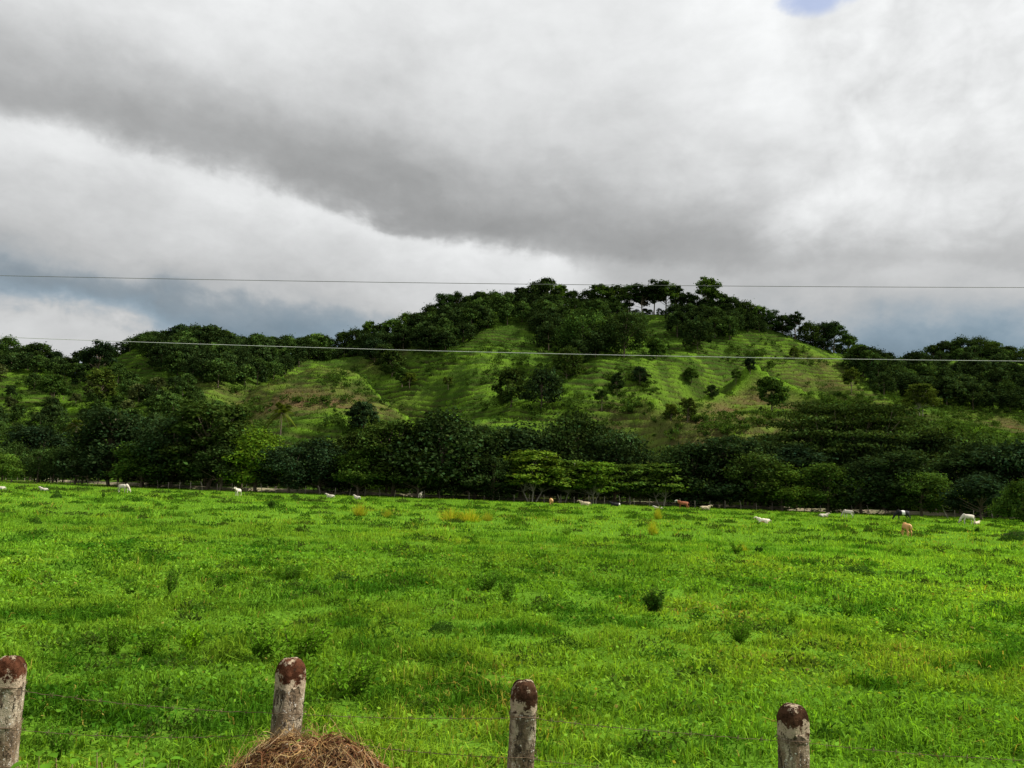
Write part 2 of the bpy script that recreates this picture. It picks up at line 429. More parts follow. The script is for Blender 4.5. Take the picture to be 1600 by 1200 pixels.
def hill_z(x, y, fine=True):
    x = np.asarray(x, float); y = np.asarray(y, float)
    z = hz0(x, y)
    if fine:
        t = z / 2.5 + fbm(x, y, 2, 30.0) * 2.6 + fbm(x, y, 2, 9.0) * .9
        f = t - np.floor(t)
        step = np.where(f < .72, f / .72 * .25, .25 + (f - .72) / .28 * .75) - f
        amp = np.clip(fbm(x + 90, y, 3, 14.0) * 3.4 - .8, .3, 1.15) * np.clip((y - 215) / 25, 0, 1)
        z = z + step * 2.6 * amp + (fbm(x, y, 3, 2.6) - .5) * .6 + (fbm(x, y, 2, 7.) - .5) * .9
    return z
def hill_hit(px, py):
    """where photo rays meet the hillside"""
    r_ = ray(px, py).reshape(-1, 3); t = np.arange(196, 640, 1.0)
    X = r_[:, :1] * t; Z = CAMZ + r_[:, 2:] * t
    H = hz0(X, np.broadcast_to(t, X.shape))
    below = Z <= H
    hit = below.argmax(1); ok = below.any(1)
    D = t[hit]
    x = r_[:, 0] * D
    return x, D, hz0(x, D), ok

uu = np.linspace(-1.15, 1.15, 1250)
dd = np.concatenate([np.arange(188, 470, .62), np.arange(470, 620, 2.5), np.arange(620, 950, 12)])
hu, hd = np.meshgrid(uu, dd, indexing='ij')
hx = hu * hd
hzv = hill_z(hx, hd)
sl = np.hypot(*[g for g in np.gradient(hz0(hx, hd), axis=(0, 1))])
n1 = fbm(hx, hd, 4, 26.0); n2 = fbm(hx + 300, hd, 4, 6.0)
tt = hz0(hx, hd) / 2.5 + fbm(hx, hd, 2, 30.0) * 2.6 + fbm(hx, hd, 2, 9.0) * .9
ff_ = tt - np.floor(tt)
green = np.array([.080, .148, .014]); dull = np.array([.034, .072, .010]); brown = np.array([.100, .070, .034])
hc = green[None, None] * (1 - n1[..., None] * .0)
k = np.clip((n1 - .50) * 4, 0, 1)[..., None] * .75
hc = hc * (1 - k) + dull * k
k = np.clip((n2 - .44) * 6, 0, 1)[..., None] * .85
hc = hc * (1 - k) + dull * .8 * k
path_shade = np.clip((.25 - np.abs(ff_ - .63)) / .08, 0, 1)[..., None] * .95 * np.clip(fbm(hx + 90, hd, 3, 14.0) * 3.4 - .8, .3, 1)[..., None]  # dark band on the treads: bare path plus its edge shadow, as colour
hc = hc * (1 - path_shade) + np.array([.036, .040, .013]) * path_shade
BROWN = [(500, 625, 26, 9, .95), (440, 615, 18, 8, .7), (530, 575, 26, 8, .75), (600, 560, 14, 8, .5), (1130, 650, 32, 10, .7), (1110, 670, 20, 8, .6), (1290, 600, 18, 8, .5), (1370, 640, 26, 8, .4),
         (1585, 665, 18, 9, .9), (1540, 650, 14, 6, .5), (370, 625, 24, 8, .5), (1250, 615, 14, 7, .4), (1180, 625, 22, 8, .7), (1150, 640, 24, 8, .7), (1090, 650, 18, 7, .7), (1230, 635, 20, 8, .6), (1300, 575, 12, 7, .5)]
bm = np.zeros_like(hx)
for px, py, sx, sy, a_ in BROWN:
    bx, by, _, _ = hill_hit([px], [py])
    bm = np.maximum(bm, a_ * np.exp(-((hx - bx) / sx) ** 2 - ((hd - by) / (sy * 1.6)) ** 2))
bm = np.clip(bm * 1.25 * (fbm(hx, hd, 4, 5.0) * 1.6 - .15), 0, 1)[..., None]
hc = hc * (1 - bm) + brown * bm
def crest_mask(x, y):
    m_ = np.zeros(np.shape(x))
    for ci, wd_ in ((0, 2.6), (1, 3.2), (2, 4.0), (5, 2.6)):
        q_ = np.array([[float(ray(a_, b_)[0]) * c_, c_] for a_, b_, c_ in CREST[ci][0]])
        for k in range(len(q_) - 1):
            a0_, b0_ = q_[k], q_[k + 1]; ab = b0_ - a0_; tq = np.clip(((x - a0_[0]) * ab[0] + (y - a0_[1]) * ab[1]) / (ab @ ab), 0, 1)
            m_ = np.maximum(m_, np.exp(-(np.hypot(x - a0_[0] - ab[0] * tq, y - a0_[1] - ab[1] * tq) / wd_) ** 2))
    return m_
CREST_LIT = np.array([.095, .185, .014])  # brighter green painted along the crest lines, standing in for sunlit edges
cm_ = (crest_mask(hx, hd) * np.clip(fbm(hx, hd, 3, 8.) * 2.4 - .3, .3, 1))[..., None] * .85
hc = hc * (1 - cm_) + CREST_LIT * cm_
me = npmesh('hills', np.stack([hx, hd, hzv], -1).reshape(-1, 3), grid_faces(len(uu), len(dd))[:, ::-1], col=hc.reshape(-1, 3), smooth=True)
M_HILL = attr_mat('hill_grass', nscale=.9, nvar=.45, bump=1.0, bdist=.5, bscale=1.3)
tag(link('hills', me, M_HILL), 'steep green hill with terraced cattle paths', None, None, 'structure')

# tufts of grass over the hillside: nobody could count them
n = 230000
u_ = rng.uniform(-.78, .78, n); d_ = 205 + 265 * rng.random(n) ** .85
x_ = u_ * d_; z_ = hill_z(x_, d_)
h_ = rng.uniform(.2, .8, n) * (.5 + fbm(x_, d_, 3, 9.)); w_ = h_ * rng.uniform(.45, .9, n); an = rng.uniform(0, np.pi, n)
base = np.stack([x_, d_, z_ - .1], -1); sd = np.stack([np.cos(an) * w_, np.sin(an) * w_ * .5, 0 * w_], -1)
tip = base + np.stack([rng.normal(0, .25, n) * h_, rng.normal(0, .25, n) * h_, h_ + .1], -1)
Vt = np.stack([base - sd * .5, base + sd * .5, tip], 1).reshape(-1, 3)
cn = fbm(x_, d_, 4, 26.); c2 = fbm(x_ + 300, d_, 4, 6.)
tq_ = hz0(x_, d_) / 2.5 + fbm(x_, d_, 2, 30.0) * 2.6 + fbm(x_, d_, 2, 9.0) * .9; fq_ = tq_ - np.floor(tq_)
ct = green * np.where((fq_ > .40) & (fq_ < .86), .30, 1.05)[:, None] * np.array([1.1, 1.15, 1]) * (rng.uniform(.45, 1.55, (n, 1)))  # tufts in the path band darkened to match its painted edge shadow
kk = np.clip((c2 - .44) * 6 + rng.normal(0, .3, n), 0, 1)[:, None] * .85; k1_ = np.clip((cn - .50) * 4, 0, 1)[:, None] * .75
ct = ct * (1 - k1_) + dull * k1_
ct = ct * (1 - kk) + dull * .9 * kk
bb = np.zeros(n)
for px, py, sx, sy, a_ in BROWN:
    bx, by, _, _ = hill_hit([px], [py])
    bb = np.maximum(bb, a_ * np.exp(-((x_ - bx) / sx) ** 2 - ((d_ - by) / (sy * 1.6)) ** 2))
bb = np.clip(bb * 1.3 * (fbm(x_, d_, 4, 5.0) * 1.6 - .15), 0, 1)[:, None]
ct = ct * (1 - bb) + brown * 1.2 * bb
cm_ = crest_mask(x_, d_)[:, None] * .85; ct = ct * (1 - cm_) + CREST_LIT * rng.uniform(.7, 1.2, (n, 1)) * cm_  # same sunlit crest tint painted into the tufts
kp = (fq_ < .40) | (fq_ > .86) | (rng.random(n) < .25) | (cm_[:, 0] > .4); ct = ct[kp]; Vt = Vt.reshape(n, 3, 3)[kp].reshape(-1, 3); n = int(kp.sum())
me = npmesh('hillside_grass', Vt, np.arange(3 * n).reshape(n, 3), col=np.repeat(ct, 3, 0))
tag(link('hillside_grass', me, M_GRASS), 'rough grass tufts covering the terraced hillside', 'grass', None, 'stuff')

# ------------------------------------------------------------------ pasture grass
def blades(x, y, z, h, w, col, lean=.45, seg=True):
    n = len(x); an = rng.uniform(0, 2 * np.pi, n)
    sd = np.stack([np.cos(an), np.sin(an), 0 * an], -1) * w[:, None] * .5
    la = rng.uniform(0, 2 * np.pi, n); lr = np.abs(rng.normal(0, lean, n)) * h
    lv = np.stack([np.cos(la) * lr, np.sin(la) * lr, 0 * lr], -1)
    b = np.stack([x, y, z - .02], -1); up = np.zeros((n, 3)); up[:, 2] = h
    if seg:
        m1 = b + up * .6 + lv * .35; m2 = b + up * (1 - .45 * np.minimum(lr / h, 1.6)[:, None]) + lv
        V = np.stack([b - sd, b + sd, m1 + sd * .85, m1 - sd * .85, m2], 1).reshape(-1, 3)
        i = np.arange(n) * 5
        q = np.stack([i, i + 1, i + 2, i + 3], -1); t = np.stack([i + 3, i + 2, i + 4], -1)
        cv = np.stack([col * .8, col * .8, col, col, col * 1.15], 1).reshape(-1, 3)
        return V, q, t, cv
    V = np.stack([b - sd, b + sd, b + up + lv], 1).reshape(-1, 3)
    return V, None, np.arange(3 * n).reshape(n, 3), np.repeat(col, 3, 0)

G_LUSH = np.array([.160, .330, .026]); G_YEL = np.array([.250, .385, .030]); G_DRY = np.array([.30, .25, .05]); G_DARK = np.array([.035, .13, .008])
def grass_col(x, y):
    n = len(x)
    p = fbm(x, y, 4, 5.0); q = fbm(x + 77, y + 13, 4, 1.6); s_ = fbm(x + 400, y * .6, 3, 16.)
    k = np.clip((p - .5) * 2.2 + .34 + rng.normal(0, .22, n), 0, 1)[:, None]
    c = G_LUSH * (1 - k) + G_YEL * k
    kd = np.clip((q - .54) * 6 + rng.normal(0, .2, n), 0, .85)[:, None]; c = c * (1 - kd) + G_DARK * kd
    c = c * np.clip(.9 + (s_ - .5)[:, None] * .6, .7, 1.15) * rng.uniform(.4, 1.7, (n, 1))
    dry = rng.random(n) < (.015 + .14 * np.clip((p - .62) * 6, 0, 1))
    c[dry] = G_DRY * rng.uniform(.6, 1.3, (dry.sum(), 1))
    return c

def scatter(n, y0, y1, spread=.80, marg=1.5, pw=2.0):
    y = (y0 ** pw + (y1 ** pw - y0 ** pw) * rng.random(n)) ** (1 / pw)
    x = rng.uniform(-1, 1, n) * (y * spread + marg)
    return x, y

def tuss(x, y):     # tussock height field
    a_ = fbm(x, y, 3, .75); b_ = fbm(x + 30, y + 9, 3, 4.0)
    return np.clip(.55 + (a_ - .5) * 3.4 + (b_ - .5) * 1.2 + (fbm(x + 5, y + 70, 2, .28) - .5) * 1.2, .16, 1.9)

Vs, Qs, Ts, Cs, off = [], [], [], [], 0
def addg(x, y, h, w, col, lean, seg=True):
    global off
    V, q, t, c = blades(x, y, field_z(x, y), h, w, col, lean, seg)
    Vs.append(V); Cs.append(c)
    if q is not None: Qs.append(q + off)
    Ts.append(t + off); off += len(V)
# near band
x, y = scatter(300000, 5.2, 19, .82, 1.5, 1.55)
t_ = tuss(x, y); keep = rng.random(len(x)) < np.clip(.45 + t_ * .6, 0, 1); x, y, t_ = x[keep], y[keep], t_[keep]
addg(x, y, rng.uniform(.05, .19, len(x)) * (.35 + t_), rng.uniform(.008, .022, len(x)), grass_col(x, y), 1.05)
x, y = scatter(240000, 19, 48, .80, 2, 1.5)
t_ = tuss(x, y); keep = rng.random(len(x)) < np.clip(.45 + t_ * .6, 0, 1); x, y, t_ = x[keep], y[keep], t_[keep]
addg(x, y, rng.uniform(.06, .22, len(x)) * (.35 + t_), rng.uniform(.016, .038, len(x)), grass_col(x, y), 1.05)
x, y = scatter(230000, 48, 205, .80, 2, 1.35)
t_ = tuss(x / 2.2, y / 2.2)
addg(x, y, rng.uniform(.08, .22, len(x)) * (.4 + t_), rng.uniform(.05, .12, len(x)), grass_col(x, y), .6, False)
# the near bank beside the road
x = rng.uniform(-7, 7, 26000); y = rng.uniform(1.5, 5.4, 26000)
addg(x, y, rng.uniform(.06, .16, len(x)), rng.uniform(.005, .012, len(x)), grass_col(x, y), .6)
me = npmesh('pasture_grass', np.concatenate(Vs), [np.concatenate(Qs), np.concatenate(Ts)], col=np.concatenate(Cs))
tag(link('pasture_grass', me, M_GRASS), 'lush bright green grass covering the whole pasture', 'grass', None, 'stuff')

# small broad leaves growing in the grass
n = 130000
x, y = scatter(n, 5.2, 34, .82, 1.5, 1.5)
cl = fbm(x + 9, y + 4, 3, 2.2); keep = rng.random(n) < np.clip((cl - .40) * 4, .12, 1); x, y = x[keep], y[keep]; n = len(x)
z = field_z(x, y) + rng.uniform(.02, .17, n) * (.35 + tuss(x, y))
s_ = rng.uniform(.010, .026, n) * (1 + y / 30)
nr = unit(np.stack([rng.normal(0, .9, n), rng.normal(0, .9, n), np.ones(n)], -1))
ta = unit(np.cross(nr, unit(rng.normal(0, 1, (n, 3))))); tb = np.cross(nr, ta)
c0 = np.stack([x, y, z], -1)
V = np.stack([c0 - ta * s_[:, None] * 1.5, c0 + tb * s_[:, None] * .8, c0 + ta * s_[:, None] * 1.5, c0 - tb * s_[:, None] * .8], 1).reshape(-1, 3)
cw = grass_col(x, y) * np.array([.82, .88, 1.0])
me = npmesh('meadow_weeds', V, np.arange(4 * n).reshape(n, 4), col=np.repeat(cw, 4, 0))
tag(link('meadow_weeds', me, M_GRASS), 'small low broad leaves growing among the grass', 'weeds', None, 'stuff')

# ------------------------------------------------------------------ trees
def leaf_cloud(cent, rad, nleaf, size, shade, up=.35, flat=1.0, seed=0):
    """many leaf-sized faces through clumps. cent (k,3), rad (k,3), shade (k,)"""
    r = np.random.default_rng(seed)
    k = len(cent); wgt = (rad.prod(1)) ** (2 / 3); wgt /= wgt.sum()
    ci = r.choice(k, nleaf, p=wgt)
    dv = unit(r.normal(0, 1, (nleaf, 3)))
    lob = 1 + .35 * np.sin(dv[:, 0] * 5 + ci) * np.cos(dv[:, 1] * 6 + ci * 2)
    rr = (r.random(nleaf) ** .33) * lob * (1 + .5 * (r.random(nleaf) > .93))
    p = cent[ci] + dv * rad[ci] * rr[:, None]
    nrm = unit(dv * .7 + r.normal(0, .6, (nleaf, 3)) + np.array([0, 0, up]))
    ta = unit(np.cross(nrm, unit(r.normal(0, 1, (nleaf, 3))))); tb = np.cross(nrm, ta)
    s = (size * r.uniform(.6, 1.4, nleaf))[:, None]
    V = np.stack([p - ta * s, p + tb * s * .62 + ta * s * .1, p + ta * s - nrm * s * .25, p - tb * s * .62 + ta * s * .1], 1).reshape(-1, 3)
    c = shade[ci] * r.uniform(.45, 1.6, nleaf)
    hue = r.normal(0, .07, nleaf)
    col = np.stack([c * (1 + hue * 1.5), c, c * (1 - hue)], -1)
    return V, col

def limb(T, p0, p1, r0, r1, r, bend=.12, k=6, n=6):
    t = np.linspace(0, 1, n)[:, None]
    p0 = np.array(p0, float); p1 = np.array(p1, float); L_ = np.linalg.norm(p1 - p0)
    off_ = r.normal(0, bend * L_, 3) * np.array([1, 1, .3])
    P = p0 * (1 - t) + p1 * t + off_ * (t * (1 - t)) * 2
    T.tube(P, np.linspace(r0, r1, n), k)
    return P

def tree_round(seed, H=13., W=10., base=.12, ncl=44, leaves=9000, size=.24, trunk_r=.28, lump=.2, topw=.75):
    r = np.random.default_rng(seed); T = Tubes()
    cz0 = H * base; ch = H - cz0
    C, Rd, Sh = [], [], []
    for i in range(ncl):
        t = (i + .5) / ncl; zz = cz0 + ch * (.08 + .84 * t)
        prof = math.sin(math.pi * min(1, (.12 + .88 * t) ** topw)) ** .6
        a_ = i * 2.4 + r.normal(0, .4); q = W * .5 * prof * (.45 + .5 * math.sqrt(r.random()))
        C.append((q * math.cos(a_), q * math.sin(a_), zz + r.normal(0, ch * .04)))
        s = W * lump * r.uniform(.4, 1.2); Rd.append((s, s, s * r.uniform(.55, .8)))
        Sh.append(r.uniform(.55, 1.45) * (1.5 if r.random() < .18 else 1))
    C = np.array(C); Rd = np.array(Rd); Sh = np.array(Sh)
    limb(T, (0, 0, -.8), (r.normal(0, .3), r.normal(0, .3), H * .8), trunk_r, trunk_r * .25, r, .03, 8, 9)
    for i in r.choice(ncl, min(16, ncl), replace=False):
        limb(T, (0, 0, max(H * .12, C[i][2] * .45)), C[i], trunk_r * .4, .04, r, .1)
    Vv, c = leaf_cloud(C, Rd, leaves, size, Sh, seed=seed + 1)
    return T, Vv, c

def tree_umbrella(seed, H=10., W=13., ncl=34, leaves=9000, size=.22, trunk_r=.22, layers=(.62, .78, .93), stems=1, thick=.07, fork=.3, cs=(.09, .15)):
    r = np.random.default_rng(seed); T = Tubes(); C, Rd, Sh = [], [], []
    for L_ in layers:
        m_ = int(ncl / len(layers) * (1.25 - .5 * (L_ - layers[0])))
        wl = W * .5 * (1.0 if L_ == layers[0] else (1.15 - .75 * (L_ - layers[0]) / (1 - layers[0] + .01)))
        for i in range(m_):
            a_ = i * 2.4 + L_ * 9; q = wl * math.sqrt((i + .6) / m_) * r.uniform(.85, 1.05)
            C.append((q * math.cos(a_), q * math.sin(a_), H * L_ - .10 * H * (q / (W * .5)) ** 2 + r.normal(0, .025 * H)))
            s = W * r.uniform(*cs); Rd.append((s * 1.25, s * 1.25, H * thick * r.uniform(.6, 1.1))); Sh.append(r.uniform(.55, 1.5))
    C = np.array(C); Rd = np.array(Rd); Sh = np.array(Sh)
    for s_ in range(stems):
        a0 = s_ * 2 * np.pi / stems + .5; b0 = np.array([math.cos(a0), math.sin(a0), 0]) * (.3 if stems > 1 else 0)
        fz = H * fork * r.uniform(.8, 1.2); fk = b0 * (3. if stems > 1 else 1) + np.array([r.normal(0, .3), r.normal(0, .3), fz])
        limb(T, b0 + np.array([0, 0, -.8]), fk, trunk_r, trunk_r * .7, r, .05, 8, 6)
        for i in range(len(C)):
            if i % stems == s_ and (i % 2 == 0):
                limb(T, fk, C[i] - np.array([0, 0, Rd[i][2] * .4]), trunk_r * .38, .03, r, .1, 5, 6)
    Vv, c = leaf_cloud(C, Rd, leaves, size, Sh, up=.9, seed=seed + 1)
    return T, Vv, c

def tree_open(seed, H=14., W=10., ncl=22, leaves=5200, size=.30, trunk_r=.25, z0=.38, lump=(.10, .17)):
    """emergent tree with separate foliage clouds and sky between them"""
    r = np.random.default_rng(seed); T = Tubes(); C, Rd, Sh = [], [], []
    for i in range(ncl):
        t = (i + .5) / ncl; a_ = i * 2.4 + r.normal(0, .5)
        q = W * .5 * r.uniform(.35, 1.0) * (1 - .45 * t)
        C.append((q * math.cos(a_), q * math.sin(a_), H * (z0 + (.95 - z0) * t)))
        s = W * r.uniform(*lump); Rd.append((s, s, s * .6)); Sh.append(r.uniform(.75, 1.3))
    C = np.array(C); Rd = np.array(Rd); Sh = np.array(Sh)
    limb(T, (0, 0, -.8), (r.normal(0, .6), r.normal(0, .6), H * .86), trunk_r, trunk_r * .3, r, .05, 8, 9)
    for i in range(ncl): limb(T, (0, 0, C[i][2] * .62), C[i], trunk_r * .35, .04, r, .12, 5, 6)
    Vv, c = leaf_cloud(C, Rd, leaves, size, Sh, up=.6, seed=seed + 1)
    return T, Vv, c

def tree_palm(seed, H=9., nf=16, L=3.2, tr=.17):
    r = np.random.default_rng(seed); T = Tubes()
    P = limb(T, (0, 0, -.5), (r.normal(0, .4), r.normal(0, .4), H), tr, tr * .8, r, .03, 8, 8)
    top = P[-1]; Vv = []; c = []
    for i in range(nf):
        a_ = i * 2.4; e = r.uniform(-.2, 1.25); dir_ = np.array([math.cos(a_) * math.cos(e), math.sin(a_) * math.cos(e), math.sin(e)])
        t = np.linspace(0, 1, 12)[:, None]; pts = top + dir_ * L * t + np.array([0, 0, -1]) * (t ** 2) * L * .55
        side = unit(np.cross(dir_, [0, 0, 1.])); sh = r.uniform(.7, 1.3)
        T.tube(pts, np.linspace(.04, .01, 12), 4)
        for s_ in (-1, 1):
            for j in range(1, 11):
                for q in (0, .5):
                    b = pts[j] * (1 - q) + pts[min(11, j + 1)] * q; ln = .75 * math.sin(math.pi * (j + 1) / 13) + .15
                    e_ = b + side * s_ * ln * .8 + np.array([0, 0, -ln * .55]) + dir_ * ln * .35
                    w = dir_ * .06
                    Vv += [b - w, b + w, e_ + w * .3, e_ - w * .3]; c += [sh * r.uniform(.8, 1.2)] * 4
    return T, np.array(Vv), np.repeat(np.array(c)[:, None], 3, 1)[::4].repeat(1, 0)

def build_tree(name, gen, leafm, barkm, **kw):
    T, V, c = gen(**kw)
    tm = T.mesh(name + '_trunk'); tm.materials.append(barkm)
    n = len(V) // 4
    cm = npmesh(name + '_crown', V, np.arange(4 * n).reshape(n, 4), col=np.repeat(c[:n] if len(c) == n else c[::4], 4, 0)); cm.materials.append(leafm)
    return dict(trunk=tm, crown=cm, V=V, c=c)

PROTO = {}
for i in range(5): PROTO['round%d' % i] = build_tree('round', tree_round, M_LEAF['dark'], M_BARK, seed=10 + i, H=13, W=[10, 11.5, 9, 12.5, 10][i], base=[.10, .14, .2, .12, .08][i], ncl=[44, 50, 36, 54, 40][i], topw=[.75, .9, .65, .8, 1.0][i])
for i in range(2): PROTO['umb%d' % i] = build_tree('umbrella', tree_umbrella, M_LEAF['bright'], M_PALEBARK, seed=30 + i, stems=[2, 3][i], H=10, W=[10, 9][i], ncl=52, leaves=8000, layers=(.46, .58, .71, .83, .95), thick=.065, trunk_r=.11, fork=.22)
PROTO['rain'] = build_tree('rain', tree_umbrella, M_LEAF['mid'], M_BARK, seed=40, H=21, W=44, ncl=260, leaves=56000, size=.26, trunk_r=.75, layers=(.34, .46, .58, .70, .82, .94), stems=3, thick=.034, fork=.22, cs=(.045, .085))
for i in range(2): PROTO['big%d' % i] = build_tree('big', tree_open, M_LEAF['dark'], M_BARK, seed=90 + i, H=14, W=[11, 12.5][i], ncl=60, leaves=10500, size=.25, z0=[.16, .10][i], lump=(.09, .18))
for i in range(3): PROTO['open%d' % i] = build_tree('open', tree_open, M_LEAF['dark'], M_BARK, seed=50 + i, H=[14, 15, 13][i], W=[10, 12, 11][i], z0=[.35, .5, .42][i])
for i in range(3): PROTO['far%d' % i] = build_tree('far', tree_round, M_LEAF['dark'], M_BARK, seed=60 + i, H=12, W=[10, 9, 12][i], base=.15, ncl=26, leaves=3200, size=.40, lump=.2)
PROTO['palm'] = build_tree('palm', tree_palm, M_LEAF['olive'], M_BARK, seed=70, H=9, nf=26, L=3.0)
PROTO['oval'] = build_tree('oval', tree_round, M_LEAF['dark'], M_BARK, seed=72, H=9, W=4.5, base=.22, ncl=26, leaves=3600, size=.28, trunk_r=.16, lump=.26)
PROTO['young'] = build_tree('young', tree_open, M_LEAF['yellow'], M_PALEBARK, seed=74, H=6, W=4.5, ncl=14, leaves=2600, size=.17, trunk_r=.09, z0=.5, lump=(.14, .2))
PROTO['small'] = build_tree('small', tree_round, M_LEAF['dark'], M_BARK, seed=76, H=7.5, W=9, base=.24, ncl=34, leaves=8000, size=.2, trunk_r=.2, lump=.19)

ntree = 0
def place_tree(kind, x, y, z, H, label, group=None, leaf=None, wid=1.0, name='broadleaf_tree', cat='tree', refH=None, tiltx=0.0, bark=None):
    global ntree
    pr = PROTO[kind]
    zmax = pr['V'][:, 2].max(); s = H / zmax
    e = bpy.data.objects.new(name, None); e.empty_display_size = .5; COL.objects.link(e)
    e.location = (x, y, z); e.rotation_euler = (0, tiltx, random.uniform(0, 6.28)); e.scale = (s * wid, s * wid, s)
    tag(e, label, cat, group)
    for nm in ('trunk', 'crown'):
        o = link(nm, pr[nm], None, e)
        if nm == 'crown' and leaf:
            o.material_slots[0].link = 'OBJECT'; o.material_slots[0].material = M_LEAF[leaf]
        if nm == 'trunk' and bark:
            o.material_slots[0].link = 'OBJECT'; o.material_slots[0].material = bark
    ntree += 1
    return e

def gpt(px, D):
    """x on the ground for photo column px at depth D, and pixels per metre"""
    return float(ray(px, 760 + (px - 800) * .035)[0] * D)
def hgt(px, py, D):          # height above the ground of something whose top is at (px,py) at depth D
    return float(ray(px, py)[2] * D + CAMZ)

# --- the line of trees at the far side of the pasture: (column, top row, kind, leaf, width in photo px, depth offset, label)
LINE = [
 (-6, 704, 'round1', 'mid', 60, -38, 'mid green tree cut by the left frame edge in front of the dark tree line'),
 (60, 664, 'round4', 'dark', 90, 6, 'dark dense tree left of the palm in the far left tree line'),
 (118, 690, 'round2', 'dark', 80, 2, 'dark narrow tree behind the fence between the left palm and the big brownish tree'),
 (172, 634, 'big1', 'dark', 118, 0, 'tall dark brownish tree with rounded top left of the standing white cow'),
 (222, 682, 'round0', 'mid', 84, -3, 'mid green tree with lighter leaf clumps right above the grazing white cow at left'),
 (268, 640, 'round1', 'dark', 100, 3, 'dark tree just right of the grazing white cow at left'),
 (322, 622, 'big0', 'dark', 110, 4, 'tall dark tree left of the bright green tree in the far tree line'),
 (345, 690, 'round2', 'dark', 70, -2, 'small dark tree above the white cow seen head on'),
 (400, 664, 'round0', 'bright', 82, 0, 'bright light green tree standing out in the left half of the far tree line'),
 (452, 690, 'round1', 'dark', 84, -3, 'dark rounded tree just right of the bright light green tree'),
 (500, 678, 'round3', 'dark', 100, 1, 'dark bushy tree above the first of two white cows lying near each other'),
 (562, 700, 'round2', 'mid', 72, -4, 'tree with fresh green leaf clumps above the second lying white cow'),
 (548, 672, 'round4', 'dark', 90, 6, 'dark tree rising behind the tree with fresh green clumps'),
 (612, 652, 'big0', 'dark', 100, 0, 'dark tree at the left foot of the biggest dark tree'),
 (690, 632, 'round3', 'dark', 150, 0, 'biggest dark dense tree in the middle of the far tree line'),
 (655, 700, 'round2', 'dark', 80, -4, 'small dark tree under the left half of the biggest dark tree'),
 (742, 660, 'big1', 'dark', 104, 1, 'dark tree at the right foot of the biggest dark tree'),
 (770, 712, 'round4', 'dark', 62, -3, 'low dark tree beside the leftmost umbrella shaped tree'),
 (812, 656, 'round0', 'dark', 110, 9, 'dark tree rising behind the leftmost umbrella shaped tree'),
 (900, 634, 'round3', 'dark', 120, 16, 'rounded dark tree standing behind the row of umbrella shaped trees, left one of the pair'),
 (960, 662, 'round1', 'dark', 100, 12, 'rounded dark tree standing behind the row of umbrella shaped trees, right one of the pair'),
 (832, 702, 'umb1', 'fresh', 92, -2, 'tallest umbrella shaped tree with light green layers and a slanting pale stem'),
 (880, 716, 'umb0', 'fresh', 84, 1, 'umbrella shaped light green tree directly above the tan cow seen from behind'),
 (930, 720, 'umb1', 'bright', 88, -1, 'yellowish umbrella shaped tree above the lying cream cow'),
 (985, 722, 'umb0', 'fresh', 84, 1, 'umbrella shaped light green tree above the lying black cow'),
 (1036, 722, 'umb1', 'fresh', 74, -1, 'rightmost umbrella shaped light green tree, left of the brown cow'),
 (1000, 742, 'round2', 'mid', 60, 4, 'low green tree filling the gap under the umbrella shaped trees'),
 (860, 742, 'round2', 'mid', 60, 6, 'low green bushy tree behind the slanting pale stem'),
 (1080, 690, 'round4', 'dark', 96, 2, 'dark tree directly above the brown cow with the white face'),
 (1130, 676, 'big1', 'dark', 120, 3, 'wide dark tree between the brown cow and the small pale calf'),
 (1180, 700, 'round1', 'dark', 90, -1, 'dark tree above the small pale calf lying in the open pasture'),
 (1222, 722, 'round0', 'mid', 80, -4, 'tree with a few lighter grey green leaf clumps right of the small pale calf'),
 (1240, 690, 'round2', 'dark', 96, 5, 'dark tree under the left side of the giant spreading tree'),
 (1292, 722, 'round4', 'mid', 80, -3, 'tree with a fresh green top above the white cow grazing beside a lying calf'),
 (1345, 716, 'round3', 'dark', 100, -1, 'dark tree under the giant spreading tree, left of the black and white cow'),
 (1405, 702, 'big0', 'dark', 100, -2, 'dark green tree directly above the black and white cow'),
 (1440, 730, 'round1', 'mid', 74, -6, 'mid green tree between the black and white cow and the small yellow green tree'),
 (1484, 762, 'young', 'yellow', 40, -8, 'small yellow green tree with thin pale trunk near the right end of the trees'),
 (1532, 734, 'small', 'dark', 96, -14, 'small round dark tree on a short visible trunk above the white cow at right'),
 (1560, 690, 'big1', 'dark', 110, 6, 'tall dark tree behind the small round tree at right'),
 (1612, 680, 'round3', 'dark', 120, 4, 'dark tree cut by the right frame edge in the far tree line'),
 (1500, 700, 'round2', 'dark', 90, 8, 'dark tree behind the small yellow green tree'),
]
for px, py, kind, leaf, wpx, dof, lab in LINE:
    D = float(tree_y(gpt(px, 158))) + dof
    x = gpt(px, D); H = hgt(px, py, D)
    pr = PROTO[kind]; nat = np.ptp(np.percentile(pr['V'][:, 0], [1, 99])) * H / pr['V'][:, 2].max()
    wid = max(.6, min(1.7, (wpx / F * D) / nat * 1.12))
    nm = 'umbrella_tree' if kind.startswith('umb') else 'broadleaf_tree'
    place_tree(kind, x, D, float(field_z(np.array(x), np.array(D))), H, lab, 'trees lining the far side of the pasture', leaf, wid, nm)
# giant spreading tree
D = 188.; place_tree('rain', gpt(1325, D), D, 0, hgt(1320, 628, D), 'giant dark spreading tree with layered flat crown at the right of the tree line', None, 'dark', 1.12, 'rain_tree')
# right-edge nearer tree
D = 84.; xr = gpt(1604, D); place_tree('small', xr, D, 0, hgt(1600, 746, D), 'round green leafy tree in the pasture cut by the right frame edge', None, 'mid', .95, 'broadleaf_tree')
